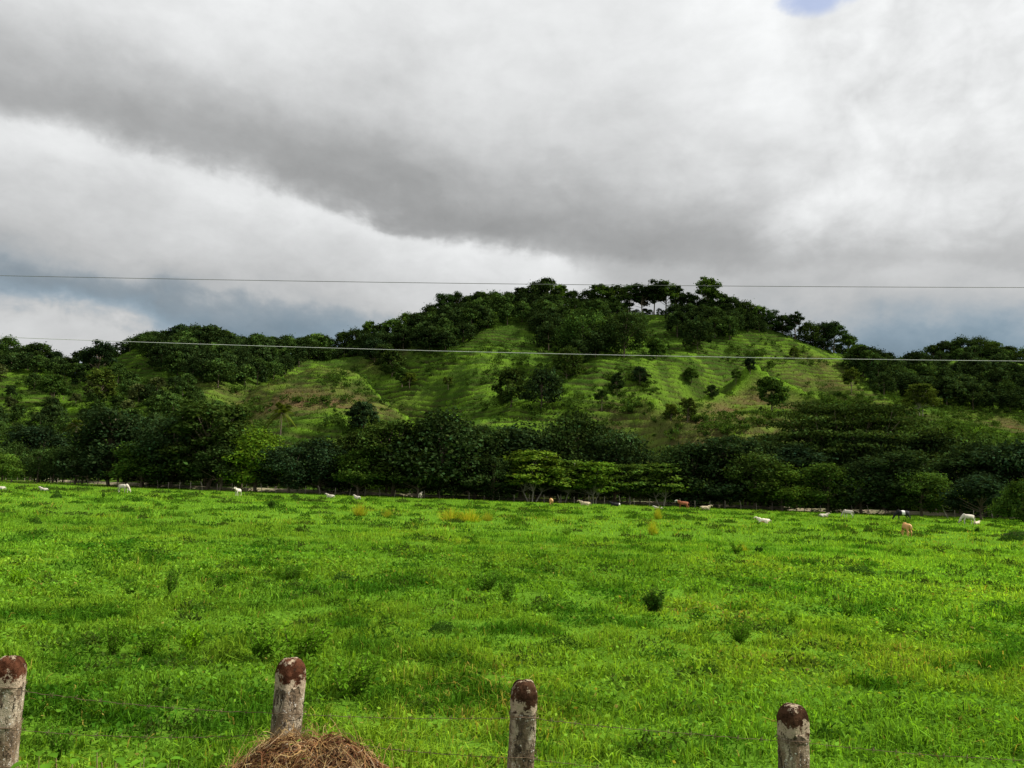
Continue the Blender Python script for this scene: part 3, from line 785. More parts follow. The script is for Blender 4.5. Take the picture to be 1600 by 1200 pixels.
# palms low on the left
for px, py, D, lab in ((430, 628, 196, 'grey green palm with drooping fronds rising behind the bright light green tree'), (112, 655, 208, 'palm among dark trees low at the far left')):
    x = gpt(px, D); z = float(hill_z(np.array(x), np.array(D))) if D > 203 else 0
    place_tree('palm', x, D, z, hgt(px, py, D) - z, lab, None, 'olive', .62, 'palm_tree')

# --- trees on the hill: (column, base row, height m, kind, leaf, label, group)
def place_hill(lst, label, group, kinds, leafs, hr, wr=(.9, 1.25), name='broadleaf_tree'):
    px = np.array([p[0] for p in lst], float); py = np.array([p[1] for p in lst], float)
    X, D, Z, ok = hill_hit(px, py)
    for i in range(len(px)):
        if not ok[i]: continue
        H = lst[i][2] if len(lst[i]) > 2 else random.uniform(*hr)
        place_tree(random.choice(kinds), X[i], D[i], Z[i] - .3, H, label, group, random.choice(leafs), random.uniform(*wr), name)

def in_poly(px, py, poly):
    c = np.zeros(px.shape, bool); j = len(poly) - 1
    for i in range(len(poly)):
        xi, yi = poly[i]; xj, yj = poly[j]
        c ^= ((yi > py) != (yj > py)) & (px < (xj - xi) * (py - yi) / (yj - yi + 1e-9) + xi)
        j = i
    return c
def sample_poly(poly, n, mind, seed):
    r = np.random.default_rng(seed); P = np.array(poly); out_ = []
    lo_, hi_ = P.min(0), P.max(0); tries = 0
    while len(out_) < n and tries < n * 60:
        tries += 1
        q = r.uniform(lo_, hi_)
        if not in_poly(np.array([q[0]]), np.array([q[1]]), poly)[0]: continue
        if out_ and min(math.hypot(q[0] - o_[0], (q[1] - o_[1]) * 1.6) for o_ in out_) < mind: continue
        out_.append((float(q[0]), float(q[1])))
    return out_

# individually visible trees on the open slopes
SINGLE = [
 (798, 636, 15, 'far0', 'dark', 'left one of two dark trees standing together mid slope in the centre of the hill'),
 (846, 638, 15.5, 'far2', 'dark', 'right one of two dark trees standing together mid slope in the centre of the hill'),
 (912, 556, 23, 'round3', 'mid', 'large pale green domed tree high on the central slope'),
 (975, 556, 22, 'round1', 'dark', 'large dark tree right beside the pale green domed tree high on the slope'),
 (885, 592, 15, 'far2', 'dark', 'dark tree below the large domed tree on the central slope'),
 (964, 617, 9, 'oval', 'dark', 'small dark egg shaped tree alone on the bright central slope'),
 (1172, 586, 8, 'oval', 'dark', 'small dark oval tree standing on the crest of the right spur'),
 (1206, 642, 13, 'far1', 'mid', 'rounded tree on the shaded face of the right spur'),
 (1075, 662, 9, 'open0', 'olive', 'loose brownish green tree left of the shaded face of the right spur'),
 (1048, 660, 6, 'open2', 'olive', 'small thin tree left of the loose brownish green tree by the right spur'),
 (1150, 600, 6, 'open1', 'mid', 'small thin tree just left of the small oval tree on the spur crest'),
 (1080, 600, 7, 'far1', 'mid', 'bushy tree in the middle of the bright slope above the right spur'),
 (1112, 622, 6, 'far0', 'dark', 'low dark tree at the left end of the right spur crest'),
 (1330, 612, 12, 'open0', 'olive', 'brownish open tree on the slope right of the spur'),
 (1335, 580, 15, 'far2', 'mid', 'rounded tree high on the right shoulder of the main hill'),
 (1440, 650, 15, 'umb0', 'olive', 'olive flat topped tree on the dim slope at right'),
 (566, 676, 10, 'far1', 'dark', 'dark tree at the foot of the brown patched knoll'),
 (612, 588, 14, 'far0', 'dark', 'dark tree in the gully right behind the brown patched knoll'),
 (585, 566, 14, 'far2', 'dark', 'dark tree at the top of the gully behind the brown patched knoll'),
 (600, 577, 13, 'big0', 'dark', 'dark tree in the middle of the gully behind the brown patched knoll'),
 (628, 604, 9, 'far1', 'mid', 'lowest small tree in the gully behind the brown patched knoll'),
 (640, 606, 7, 'open2', 'olive', 'thin small tree low in the gully right of the brown patched knoll'),
 (700, 610, 6, 'open1', 'olive', 'thin brownish sapling on the bright slope right of the knoll'),
 (940, 640, 7, 'open1', 'mid', 'thin sapling under the small dark egg shaped tree'),
 (1000, 600, 8, 'far0', 'dark', 'low dark tree right of the large dark tree on the central slope'),
 (1025, 560, 10, 'far1', 'mid', 'bushy tree at the left side of the bright strip under the summit'),
 (1090, 545, 17, 'far2', 'dark', 'dark tree at the right side of the bright strip under the summit'),
 (1240, 560, 6, 'far1', 'olive', 'small bush like tree on the bright right slope under the shoulder'),
 (150, 600, 20, 'open1', 'dark', 'tall thin palm like tree in front of the left ridge'),
 (155, 640, 16, 'open0', 'olive', 'tree with pale forked trunk on the left slope'),
 (80, 635, 14, 'open2', 'mid', 'tree with pale thin trunk on the far left slope'),
]
for px, by, H, kind, leaf, lab in SINGLE:
    X, D, Z, ok = hill_hit([px], [by])
    place_tree(kind, X[0], D[0], Z[0] - .3, H, lab, None, leaf, 1.1)

# the trees that make the skyline, each one readable against the cloud
SKY = [(-20, 572, 15, 'far0'), (8, 566, 17, 'far2'), (40, 578, 12, 'far1'), (60, 580, 15, 'far0'), (84, 585, 13, 'far0'), (105, 590, 12, 'far2'), (128, 588, 16, 'far1'), (150, 585, 19, 'far2'), (170, 582, 13, 'far0'),
 (258, 548, 10, 'far0'), (280, 544, 13, 'far1'), (306, 541, 14, 'far2'), (330, 545, 13, 'far0'), (352, 548, 12, 'far1'), (378, 552, 11, 'far2'), (402, 555, 13, 'far0'), (425, 556, 11, 'far1'), (447, 556, 13, 'far0'),
 (468, 557, 12, 'far0'), (490, 556, 14, 'far1'), (512, 555, 11, 'far0'), (534, 552, 14, 'far0'), (556, 548, 15, 'far2'), (576, 543, 17, 'oval'), (592, 538, 13, 'far0'), (612, 531, 14, 'far1'), (633, 524, 16, 'far2'),
 (654, 516, 12, 'far0'), (674, 508, 14, 'far2'), (694, 503, 17, 'big0'), (712, 500, 16, 'big0'), (732, 494, 13, 'far0'), (752, 490, 14, 'far1'), (774, 487, 14, 'far2'), (794, 482, 12, 'far0'), (816, 479, 13, 'far1'), (836, 476, 17, 'far2'),
 (854, 475, 18, 'far0'), (874, 478, 13, 'far1'), (894, 481, 11, 'far0'), (918, 485, 13, 'far2'), (940, 486, 17, 'far1'), (962, 487, 18, 'far0'), (984, 489, 18, 'open1'), (1004, 490, 20, 'open0'), (1022, 490, 21, 'open1'),
 (1040, 491, 21, 'open2'), (1056, 490, 18, 'open0'), (1074, 489, 13, 'open2'), (1106, 492, 22, 'open2'), (1120, 494, 14, 'far1'), (1142, 497, 14, 'far0'), (1162, 502, 14, 'far2'), (1184, 508, 13, 'far1'),
 (1205, 514, 13, 'big1'), (1224, 519, 13, 'far0'), (1242, 528, 17, 'open0'), (1262, 536, 15, 'far2'), (1286, 545, 17, 'big1'), (1302, 549, 19, 'open2'), (1326, 556, 15, 'far0'), (1344, 565, 12, 'far1'), (1364, 576, 13, 'far2'), (1388, 584, 14, 'far0'),
 (1412, 590, 11, 'far1'), (1434, 586, 14, 'far2'), (1458, 580, 14, 'far0'), (1480, 578, 14, 'far1'), (1504, 574, 16, 'far2'), (1530, 570, 15, 'round3'), (1554, 574, 13, 'far1'), (1578, 580, 13, 'far0'), (1602, 585, 15, 'far2')]
ORD = 'first second third fourth fifth sixth seventh eighth ninth tenth eleventh twelfth thirteenth fourteenth fifteenth sixteenth seventeenth eighteenth nineteenth twentieth'.split()
def sky_group(px, kind):
    if px < 200: return 'on the far left ridge skyline'
    if px < 470: return 'on the skyline of the left rounded hilltop'
    if px < 828: return 'on the skyline climbing from left towards the summit'
    if px < 930: return 'on the skyline at the very top of the hill'
    if px < 1080: return 'of the summit row with sky showing between trunks'
    if px < 1200: return 'on the skyline right of the summit row'
    if px < 1345: return 'on the steep right shoulder skyline'
    return 'on the skyline of the separate ridge at right'
cnt = {}
for px, by, H, kind in SKY:
    Dr = np.interp(px, [p[0] for p in ridge], [p[2] for p in ridge]) - 3; Xr = float(ray(px, by)[0] * Dr)
    X, D, Z = [Xr], [Dr], [float(hz0(np.array(Xr), np.array(Dr)))]
    g = sky_group(px, kind); c_ = cnt[g] = cnt.get(g, 0) + 1
    w_ = ORD[c_ - 1] if c_ <= 20 else 'last'
    lab = 'pale spreading tree alone on the skyline right of the summit row' if px == 1106 else w_ + ' tree from the left ' + g
    place_tree(kind, X[0], D[0], Z[0] - .3, H * D[0] / 430 * .92, lab, 'trees ' + g, 'mid' if px == 1106 else ('mid' if random.random() < .25 else 'dark'), random.uniform(1.0, 1.3))

# undergrowth and smaller trees filling the ridge between the taller ones
FILL = [(px, random.uniform(3.5, 6) if 985 < px < 1075 else random.uniform(3, 5) if 1195 < px < 1345 else random.uniform(6, 10)) for px in range(-30, 1640, 8)]
# forest belts and copses
BELTS = [
 ([(225, 552), (300, 545), (480, 556), (575, 550), (560, 556), (515, 556), (480, 572), (450, 590), (400, 610), (340, 604), (250, 585)], 52, 13, 'tree in the forest band just under the left rounded hilltop', ['far0', 'far1', 'far2'], ['dark', 'dark', 'mid'], (9, 13)),
 ([(560, 552), (640, 525), (720, 503), (800, 490), (860, 488), (870, 520), (830, 512), (765, 512), (700, 548), (600, 555)], 38, 14, 'tree in the forest band along the upper left side of the summit', ['far0', 'far1', 'far2'], ['dark', 'dark', 'mid'], (10, 14)),
 ([(830, 500), (1000, 500), (1000, 525), (960, 560), (880, 580), (845, 540)], 16, 20, 'tree in the clump under the summit', ['far0', 'far1', 'far2'], ['dark', 'mid'], (11, 15)),
 ([(1050, 505), (1180, 510), (1190, 522), (1110, 535), (1060, 535)], 14, 16, 'tree in the small wood right of the bright strip under the summit', ['far0', 'far1', 'far2'], ['dark', 'mid'], (10, 14)),
 ([(1340, 585), (1430, 592), (1520, 585), (1620, 600), (1620, 650), (1520, 640), (1420, 625), (1360, 615)], 44, 17, 'tree in the dim forest on the ridge slope at right', ['far0', 'far1', 'far2'], ['dark', 'dark', 'mid'], (12, 18)),
 ([(-20, 590), (120, 602), (200, 600), (330, 600), (345, 640), (160, 660), (-20, 650)], 24, 17, 'scattered tree on the left slope below the far left ridge', ['far0', 'far1', 'open2'], ['dark', 'mid', 'olive'], (5, 10)),
 ([(-20, 655), (160, 665), (300, 625), (350, 640), (330, 690), (-20, 700)], 26, 20, 'tree in the low wood behind the left half of the tree line', ['far0', 'far1', 'far2'], ['dark', 'mid'], (6, 9)),
]

class Wood:
    """a dense wood that reads as one mass: crowns and trunks of many trees in one object"""
    def __init__(s): s.V = []; s.C = []; s.T = Tubes(); s.r = np.random.default_rng(99)
    def add(s, kind, x, y, z, H, leaf, wid=1.0, keep=.8):
        pr = PROTO[kind]; r = s.r; sc = H / pr['V'][:, 2].max(); a_ = r.uniform(0, 6.28)
        n = len(pr['V']) // 4; k = r.random(n) < keep
        V = pr['V'].reshape(n, 4, 3)[k].reshape(-1, 3) * np.array([sc * wid, sc * wid, sc])
        c_, s_ = math.cos(a_), math.sin(a_)
        s.V.append(np.stack([V[:, 0] * c_ - V[:, 1] * s_ + x, V[:, 0] * s_ + V[:, 1] * c_ + y, V[:, 2] + z], -1))
        b = {'dark': (1, 1, 1), 'mid': (1.5, 1.55, 1.2), 'olive': (2.0, 1.45, 1.6)}[leaf]
        s.C.append(pr['c'][:n][k] * np.array(b) * r.uniform(.75, 1.25))
        s.T.tube([(x, y, z - .5), (x + r.normal(0, .2), y, z + H * .35), (x + r.normal(0, .4), y, z + H * .8)], [H * .02, H * .016, H * .006], 5)
    def build(s, name, label):
        V = np.concatenate(s.V); C = np.repeat(np.concatenate(s.C), 4, 0)
        q = np.arange(len(V)).reshape(-1, 4); TV = np.concatenate(s.T.V); n0 = len(V)
        tq = np.concatenate([f for f in s.T.F if f.shape[1] == 4]) + n0; tt_ = np.concatenate([f for f in s.T.F if f.shape[1] == 3]) + n0
        me = npmesh(name, np.concatenate([V, TV]), [np.concatenate([q, tq]), tt_], col=np.concatenate([C, np.ones((len(TV), 3))]),
                    mi=np.concatenate([np.zeros(len(q)), np.ones(len(tq) + len(tt_))]))
        return tag(link(name, me, [M_WOOD, M_BARK]), label, 'wood', None, 'stuff')
M_WOOD = leaf_mat('leaf_wood', (.024, .043, .012), .22, rnd=0)
W_ = Wood()
for px, H in FILL:
    for dd_ in (-2, -13):
        q = px + random.uniform(-4, 4); Dr = np.interp(q, [p[0] for p in ridge], [p[2] for p in ridge]) + dd_ + random.uniform(-3, 3); x = float(ray(q, 540)[0] * Dr)
        if dd_ == -13 and (985 < px < 1060 or 1200 < px < 1340): continue
        W_.add(random.choice(['far0', 'far1', 'far2']), x, Dr, float(hz0(np.array(x), np.array(Dr))) - 1.0, H, random.choice(['dark', 'dark', 'mid']), random.uniform(1.0, 1.5), .45)
W_.build('forest', 'dark undergrowth and low trees filling the ridge along the whole skyline')
NAMES = ['left_hilltop_forest', 'summit_flank_forest', 'summit_clump', 'bright_strip_wood', 'dim_ridge_forest', 'left_slope_trees', 'left_foot_wood']
bi = 0
for poly, n, md, lab, kinds, leafs, hr in BELTS:
    pts = sample_poly(poly, n, md, 100 + bi)
    W_ = Wood(); X, D, Z, ok = hill_hit(np.array([p[0] for p in pts]), np.array([p[1] for p in pts]))
    for x, y, z, o_ in zip(X, D, Z, ok):
        if o_: W_.add(random.choice(kinds), x, y, z - .3, random.uniform(*hr), random.choice(leafs), random.uniform(.9, 1.3))
    W_.build('forest', lab.replace('scattered tree', 'scattered trees').replace('tree in', 'trees packed in', 1)); bi += 1
# low wood at the foot of the hill behind the tree line
lowtop = [(-30, 682), (60, 676), (120, 682), (180, 668), (240, 655), (300, 645), (360, 655), (420, 672), (480, 690), (540, 690), (590, 675), (640, 662), (700, 655), (760, 655), (820, 665), (870, 655), (930, 668), (980, 700), (1010, 712), (1060, 690), (1110, 690), (1160, 675), (1220, 670), (1440, 660), (1480, 655), (1530, 665), (1590, 690), (1640, 690)]
lx = [p[0] for p in lowtop]; lyy = [p[1] for p in lowtop]
W_ = Wood(); px = -40.
while px < 1650:
    for D in (174 + random.uniform(-3, 3), 188 + random.uniform(-5, 5), 206 + random.uniform(-5, 5)):
        q = px + random.uniform(-16, 16); x = gpt(q, D); z = float(hill_z(np.array(x), np.array(D))) if D > 203 else 0.
        top = np.interp(q, lx, lyy) + random.uniform(0, 22)
        H = max(hgt(q, top, D) - z, 7)
        W_.add(random.choice(['round0', 'round1', 'round3', 'round4']), x, D, z, H, random.choice(['dark', 'dark', 'mid']), random.uniform(.8, 1.05), .55)
    px += 46
W_.build('forest', 'dense dark wood at the foot of the hill behind the tree line')
print('TREES', ntree)

# shrubs scattered over the hillside, too many and small to count
def stuff_bushes(name, label, poly_n, leafm, hr, seed, dens=110, size=.28):
    Vv, Cc = [], []
    r = np.random.default_rng(seed)
    for poly, n in poly_n:
        P = np.array(poly); q = r.uniform(P.min(0), P.max(0), (n * 3, 2)); q = q[in_poly(q[:, 0], q[:, 1], poly)][:n]
        X, D, Z, ok = hill_hit(q[:, 0], q[:, 1])
        m_ = fbm(X, D, 3, 14.0) + r.normal(0, .05, len(X)) > .46
        for x, y, z in zip(X[ok & m_], D[ok & m_], Z[ok & m_]):
            h = r.uniform(*hr); k = 4
            cen = np.stack([r.normal(0, h * .5, k) + x, r.normal(0, h * .5, k) + y, z + h * r.uniform(.2, .6, k)], -1)
            rad = np.tile([h * .5, h * .5, h * .4], (k, 1))
            v, c = leaf_cloud(cen, rad, int(dens * h / 2), size, r.uniform(.7, 1.3, k), seed=int(r.integers(1e9)))
            Vv.append(v); Cc.append(c)
    V = np.concatenate(Vv); C = np.concatenate(Cc)
    me = npmesh(name, V, np.arange(len(V)).reshape(-1, 4), col=np.repeat(C, 4, 0))
    return tag(link(name, me, leafm), label, 'scrub', None, 'stuff')
stuff_bushes('hillside_scrub', 'low shrubs and saplings scattered over the grassy slopes',
    [([(640, 545), (850, 520), (1000, 500), (1250, 540), (1320, 580), (1320, 640), (1050, 700), (900, 660), (760, 660), (680, 610)], 1100),
     ([(-20, 590), (240, 570), (340, 600), (420, 610), (430, 680), (-20, 690)], 560),
     ([(420, 600), (560, 570), (640, 640), (560, 690), (470, 660)], 150),
     ([(1250, 600), (1620, 610), (1620, 700), (1300, 660)], 700)], M_LEAF['mid'], (.7, 2.8), 5)

# ------------------------------------------------------------------ plants standing out of the pasture
def ground_D(px, py):
    d = ray(px, py); return float(CAMZ / -d[2])
M_WEED = leaf_mat('weed_leaf', (1, 1, 1), .3, .6, .15, .12)
def weed_mesh(seed, kind):
    """1 m tall plant"""
    r = np.random.default_rng(seed); T = Tubes(); Vv, C = [], []
    if kind in ('bush', 'dark'):
        ns = 16 if kind == 'bush' else 26; sp = .55 if kind == 'bush' else .36
        for i in range(ns):
            a_ = r.uniform(0, 6.28); b = np.array([math.cos(a_), math.sin(a_), 0]) * r.uniform(0, .12); h = r.uniform(.35, 1.0)
            tp = np.array([math.cos(a_), math.sin(a_), 0]) * r.uniform(.3, 1) * sp + np.array([0, 0, h])
            P = limb(T, b, tp, .008, .003, r, .06, 4, 7)
            for j in range(70 if kind == 'bush' else 80):
                t = r.uniform(.12, 1); p = b * (1 - t) + tp * t + r.normal(0, .03, 3)
                d = unit(r.normal(0, 1, 3) + np.array([0, 0, .7])); s_ = np.cross(d, unit(r.normal(0, 1, 3))); L_ = r.uniform(.06, .13); w = L_ * .26
                Vv += [p, p + d * L_ * .5 + s_ * w, p + d * L_, p + d * L_ * .5 - s_ * w]
                k = r.uniform(.7, 1.35) * (.9 + .4 * t)
                C.append([.066 * k, .150 * k, .010 * k] if kind == 'bush' else [.034 * k, .082 * k, .010 * k])
    elif kind == 'tuft':
        for i in range(420):
            a_ = r.uniform(0, 6.28); rr_ = r.uniform(0, .35); b = np.array([math.cos(a_), math.sin(a_), 0]) * rr_
            h = r.uniform(.3, 1.0) * (1.15 - rr_ * 1.6); ln = abs(r.normal(.1, .22)); d = np.array([math.cos(a_) * (rr_ + ln), math.sin(a_) * (rr_ + ln), h]); s_ = np.array([-math.sin(a_ + i), math.cos(a_ + i), 0]) * .012
            Vv += [b - s_, b + s_, b * .3 + d + s_ * .2, b * .3 + d - s_ * .2]
            k = r.uniform(.7, 1.3); C.append([.42 * k, .38 * k, .035 * k] if r.random() < .55 else [.22 * k, .34 * k, .015 * k])
        T.tube([(0, 0, 0), (0, 0, .1)], .01, 4)
    elif kind == 'mat':
        for i in range(1500):
            a_ = r.uniform(0, 6.28); rr_ = math.sqrt(r.random()) ; p = np.array([math.cos(a_) * rr_, math.sin(a_) * rr_, (1 - rr_ ** 2) * r.uniform(.2, 1)])
            d = unit(r.normal(0, 1, 3) + np.array([0, 0, .8])); s_ = np.cross(d, unit(r.normal(0, 1, 3))); L_ = r.uniform(.08, .2); w = L_ * .2
            Vv += [p, p + d * L_ * .5 + s_ * w, p + d * L_, p + d * L_ * .5 - s_ * w]
            k = r.uniform(.7, 1.4); C.append([.034 * k, .080 * k, .012 * k])
        T.tube([(0, 0, 0), (0, 0, .1)], .01, 4)
    elif kind == 'leafy':     # light yellow-green young bush, big leaves
        for i in range(24):
            a_ = r.uniform(0, 6.28); tp = np.array([math.cos(a_), math.sin(a_), 0]) * r.uniform(.1, .75) + np.array([0, 0, r.uniform(.5, 1)])
            limb(T, (0, 0, 0), tp, .007, .003, r, .06, 4, 6)
            for j in range(80):
                t = r.uniform(.2, 1); p = tp * t + r.normal(0, .04, 3); d = unit(r.normal(0, 1, 3) + np.array([0, 0, .5])); s_ = np.cross(d, unit(r.normal(0, 1, 3)))
                L_ = r.uniform(.08, .16); w = L_ * .28
                Vv += [p, p + d * L_ * .5 + s_ * w, p + d * L_, p + d * L_ * .5 - s_ * w]
                k = r.uniform(.7, 1.3) * (.7 + .6 * t); C.append([.12 * k, .25 * k, .008 * k])
    V = np.array(Vv); n = len(V) // 4
    return T.mesh('stem_mesh'), npmesh('foliage_mesh', V, np.arange(4 * n).reshape(n, 4), col=np.repeat(np.array(C), 4, 0))
M_STEM = plain_mat('stem', (.09, .11, .03), (.14, .10, .05), 20)
WEED = {}
for k in ('bush', 'dark', 'tuft', 'mat', 'leafy'):
    for v in range(2):
        a_, b_ = weed_mesh(200 + v + len(WEED), k); a_.materials.append(M_STEM); b_.materials.append(M_WEED); WEED[k + str(v)] = (a_, b_)
def plant(px, base, top, w, kind, label, name='pasture_shrub', cat='shrub'):
    D = ground_D(px, base); x = float(ray(px, base)[0] * D); z = float(field_z(np.array(x), np.array(D)))
    H = max((base - top) / F * D * .95, .12); wd = w / F * D * .88
    nat = {'bush': .95, 'dark': .62, 'tuft': .9, 'mat': 2.0, 'leafy': 1.4}[kind]
    e = bpy.data.objects.new(name, None); COL.objects.link(e); e.location = (x, D, z - .02); e.rotation_euler = (0, 0, random.uniform(0, 6.28))
    sx = wd / nat; e.scale = (sx, sx, H)
    tag(e, label, cat, {'tuft': 'yellow grass clumps in the pasture'}.get(kind, 'shrubs and weeds dotted over the pasture'))
    v = str(random.randint(0, 1))
    if kind not in ('tuft', 'mat'): link('stem', WEED[kind + v][0], None, e)
    link('foliage', WEED[kind + v][1], None, e)
PL = [(1590, 846, 826, 62, 'mat', 'dark weedy hump in the shade of the tree at the right frame edge'),
 (1022, 956, 918, 36, 'dark', 'dense dark upright shrub, the darkest in the middle of the pasture'),
 (395, 954, 924, 28, 'bush', 'narrow dark shrub between the two big patches of weeds at left'),
 (758, 926, 892, 52, 'bush', 'rounded dull green bush in the centre of the pasture'),
 (793, 944, 908, 34, 'bush', 'thin twiggy weed just right of the rounded bush in the centre'),
 (884, 838, 820, 20, 'bush', 'small grey green bush under the reclining black cow'),
 (1155, 1002, 960, 52, 'bush', 'dark weed in the right half of the near pasture'),
 (1236, 974, 946, 20, 'bush', 'small twiggy weed right of the dark weed'),
 (1326, 960, 934, 28, 'bush', 'thin weed in the right part of the pasture below the brown calf'),
 (1110, 1060, 1034, 44, 'mat', 'low dark weed patch up and left of the rightmost near post'),
 (178, 1020, 966, 50, 'bush', 'tall dark weed above the gap between the two left posts'),
 (232, 1022, 982, 60, 'bush', 'bushy weed right of the tall dark weed at left'),
 (300, 1020, 976, 44, 'leafy', 'light green leafy weed in the left near pasture'),
 (410, 1030, 965, 80, 'bush', 'dark leafy bush directly above the second post'),
 (470, 1036, 972, 110, 'bush', 'broad green bush above the second post'),
 (548, 1090, 1020, 96, 'bush', 'wide green bush right of the second post'),
 (92, 1185, 1125, 52, 'bush', 'dark weed beside the leftmost post'),
 (424, 795, 781, 14, 'dark', 'small dark tuft right of the white cow seen head on'),
 (462, 782, 774, 20, 'mat', 'low black green lump in front of the tree line left of the lying cows'),
 (88, 778, 766, 20, 'mat', 'low dark lump near the leftmost white calves'),
 (161, 779, 768, 6, 'dark', 'tiny dark stump like tuft left of the grazing white cow'),
 (1356, 831, 820, 16, 'mat', 'dark little tuft below the white grazing cow and its calf neighbour'),
 (1527, 833, 822, 9, 'dark', 'tiny dark tuft under the rightmost white cow'),
 (1186, 862, 851, 14, 'dark', 'small dark weed, right one of two below the small pale calf'),
 (1152, 868, 846, 26, 'bush', 'yellowish bush, left one of two weeds below the small pale calf'),
 (455, 906, 878, 46, 'bush', 'dull bush in the left middle of the pasture'),
 (535, 910, 890, 44, 'mat', 'low dark weed patch right of the dull bush'),
 (692, 990, 972, 50, 'mat', 'low brownish weed patch in the middle near pasture'),
 (880, 1010, 992, 70, 'mat', 'wide low weed patch up and right of the third post'),
 (1395, 985, 956, 56, 'bush', 'wide dull bush at the right of the near pasture'),
 (1220, 934, 914, 34, 'bush', 'dull bush below the pair of weeds at right'),
 (205, 925, 900, 30, 'bush', 'thin weed, left one of three in the left middle pasture'),
 (268, 925, 880, 26, 'bush', 'thin weed, middle one of three in the left middle pasture'),
 (345, 915, 888, 30, 'bush', 'thin weed, right one of three in the left middle pasture'),
 (28, 915, 888, 30, 'leafy', 'light weed near the left frame edge'),
 (565, 842, 836, 26, 'mat', 'flat dark weed below the leftmost yellow grass clump'),
 (636, 820, 812, 8, 'dark', 'tiny dark tuft left under the large yellow grass clump'),
 (55, 818, 806, 22, 'mat', 'dark lump below the leftmost calf'),
 (176, 832, 822, 34, 'mat', 'flat dark weed patch below the grazing white cow'),
 (265, 912, 890, 8, 'dark', 'single thin dark weed in the left middle pasture'),
 (930, 852, 842, 12, 'mat', 'left of two tiny dark tufts below the reclining black cow'),
 (946, 846, 837, 12, 'mat', 'right of two tiny dark tufts below the reclining black cow'),
 (1340, 900, 885, 70, 'mat', 'wide flat weed patch in the right pasture'),
 (1420, 905, 894, 60, 'mat', 'flat dark weed strip right of the wide flat patch'),
 (1560, 950, 935, 60, 'mat', 'flat dark weed patch near the right frame edge')]
for p in PL: plant(*p)
for px, base, top, w, lab in [(705, 813, 790, 40, 'left half of the large yellow dry grass clump in the far pasture'), (735, 814, 792, 36, 'right half of the large yellow dry grass clump in the far pasture'),
     (762, 813, 796, 16, 'small brownish grass clump right beside the large yellow one'), (562, 806, 784, 22, 'yellow grass clump under the lying white cows'),
     (606, 808, 792, 16, 'small yellow clump between the lying white cows and the large clump'), (1028, 812, 790, 12, 'yellow stalks just under the pale lying calf left of the brown cow'),
     (1020, 835, 808, 16, 'pale thin yellow bush in front of the yellow stalks'), (1160, 862, 846, 18, 'yellow grass clump in the pasture below the small pale calf')]:
    plant(px, base, top, w, 'tuft', lab, 'grass_clump', 'grass clump')

Vv, Cc = [], []; r = np.random.default_rng(77)
for k in range(800):
    D = 9 + 120 * r.random() ** 1.25; x = r.uniform(-.72, .72) * D; w = r.uniform(.15, .5) * (1 + D / 50); h = r.uniform(.08, .30) * (1 + D / 120); n_ = int(90 + 60 * w)
    q = np.sqrt(r.random(n_)); th = r.uniform(0, 6.28, n_); P = np.stack([x + q * np.cos(th) * w, D + q * np.sin(th) * w * .8, h * (1 - q ** 2) * r.uniform(.2, 1, n_)], -1); P[:, 2] += field_z(P[:, 0], P[:, 1])
    d = unit(r.normal(0, 1, (n_, 3)) + np.array([0, 0, .6])); s_ = np.cross(d, unit(r.normal(0, 1, (n_, 3)))); L_ = (r.uniform(.03, .08, n_) * (1 + D / 30))[:, None]
    Vv.append(np.stack([P, P + d * L_ * .5 + s_ * L_ * .22, P + d * L_, P + d * L_ * .5 - s_ * L_ * .22], 1).reshape(-1, 3))
    tone = np.array([[.040, .100, .010], [.065, .150, .012], [.05, .085, .015]][r.integers(3)]); Cc.append(np.repeat(tone * r.uniform(.6, 1.4, (n_, 1)), 4, 0))
V = np.concatenate(Vv); me = npmesh('weed_patches', V, np.arange(len(V)).reshape(-1, 4), col=np.concatenate(Cc))
tag(link('weed_patches', me, M_GRASS), 'low darker weed patches growing all through the pasture grass', 'weeds', None, 'stuff')

# ------------------------------------------------------------------ earth mound at the right edge
def dome(name, x, y, z, rx, ry, h, mat, seed, nz=.25, freq=1.5, grp=None):
    t = np.linspace(0, 1, 26); a_ = np.linspace(0, 2 * np.pi, 61)[:-1]; T_, A2 = np.meshgrid(t, a_, indexing='ij')
    X = T_ * np.cos(A2) * rx; Y = T_ * np.sin(A2) * ry
    Z = h * (1 - T_ ** 2) + (fbm(X * freq + seed * 9, Y * freq, 4, 1.0) - .5) * h * nz * 2 - .05
    V = np.stack([X, Y, Z], -1).reshape(-1, 3); i = np.arange(26 * 60).reshape(26, 60); j = np.roll(i, -1, 1)
    me = npmesh(name, V, np.stack([i[:-1], i[1:], j[1:], j[:-1]], -1).reshape(-1, 4), smooth=True)
    return link(name, me, mat, None, (x, y, z))
D = 70.; mo = dome('earth_mound', float(ray(1588, 838)[0] * D), D, .0, 1.9, 1.2, .42, plain_mat('grassy_soil', (.020, .026, .010), (.035, .028, .014), 5, bump=1), 3, .35, .8)
tag(mo, 'dark earth mound under the round tree at the right frame edge', 'mound')

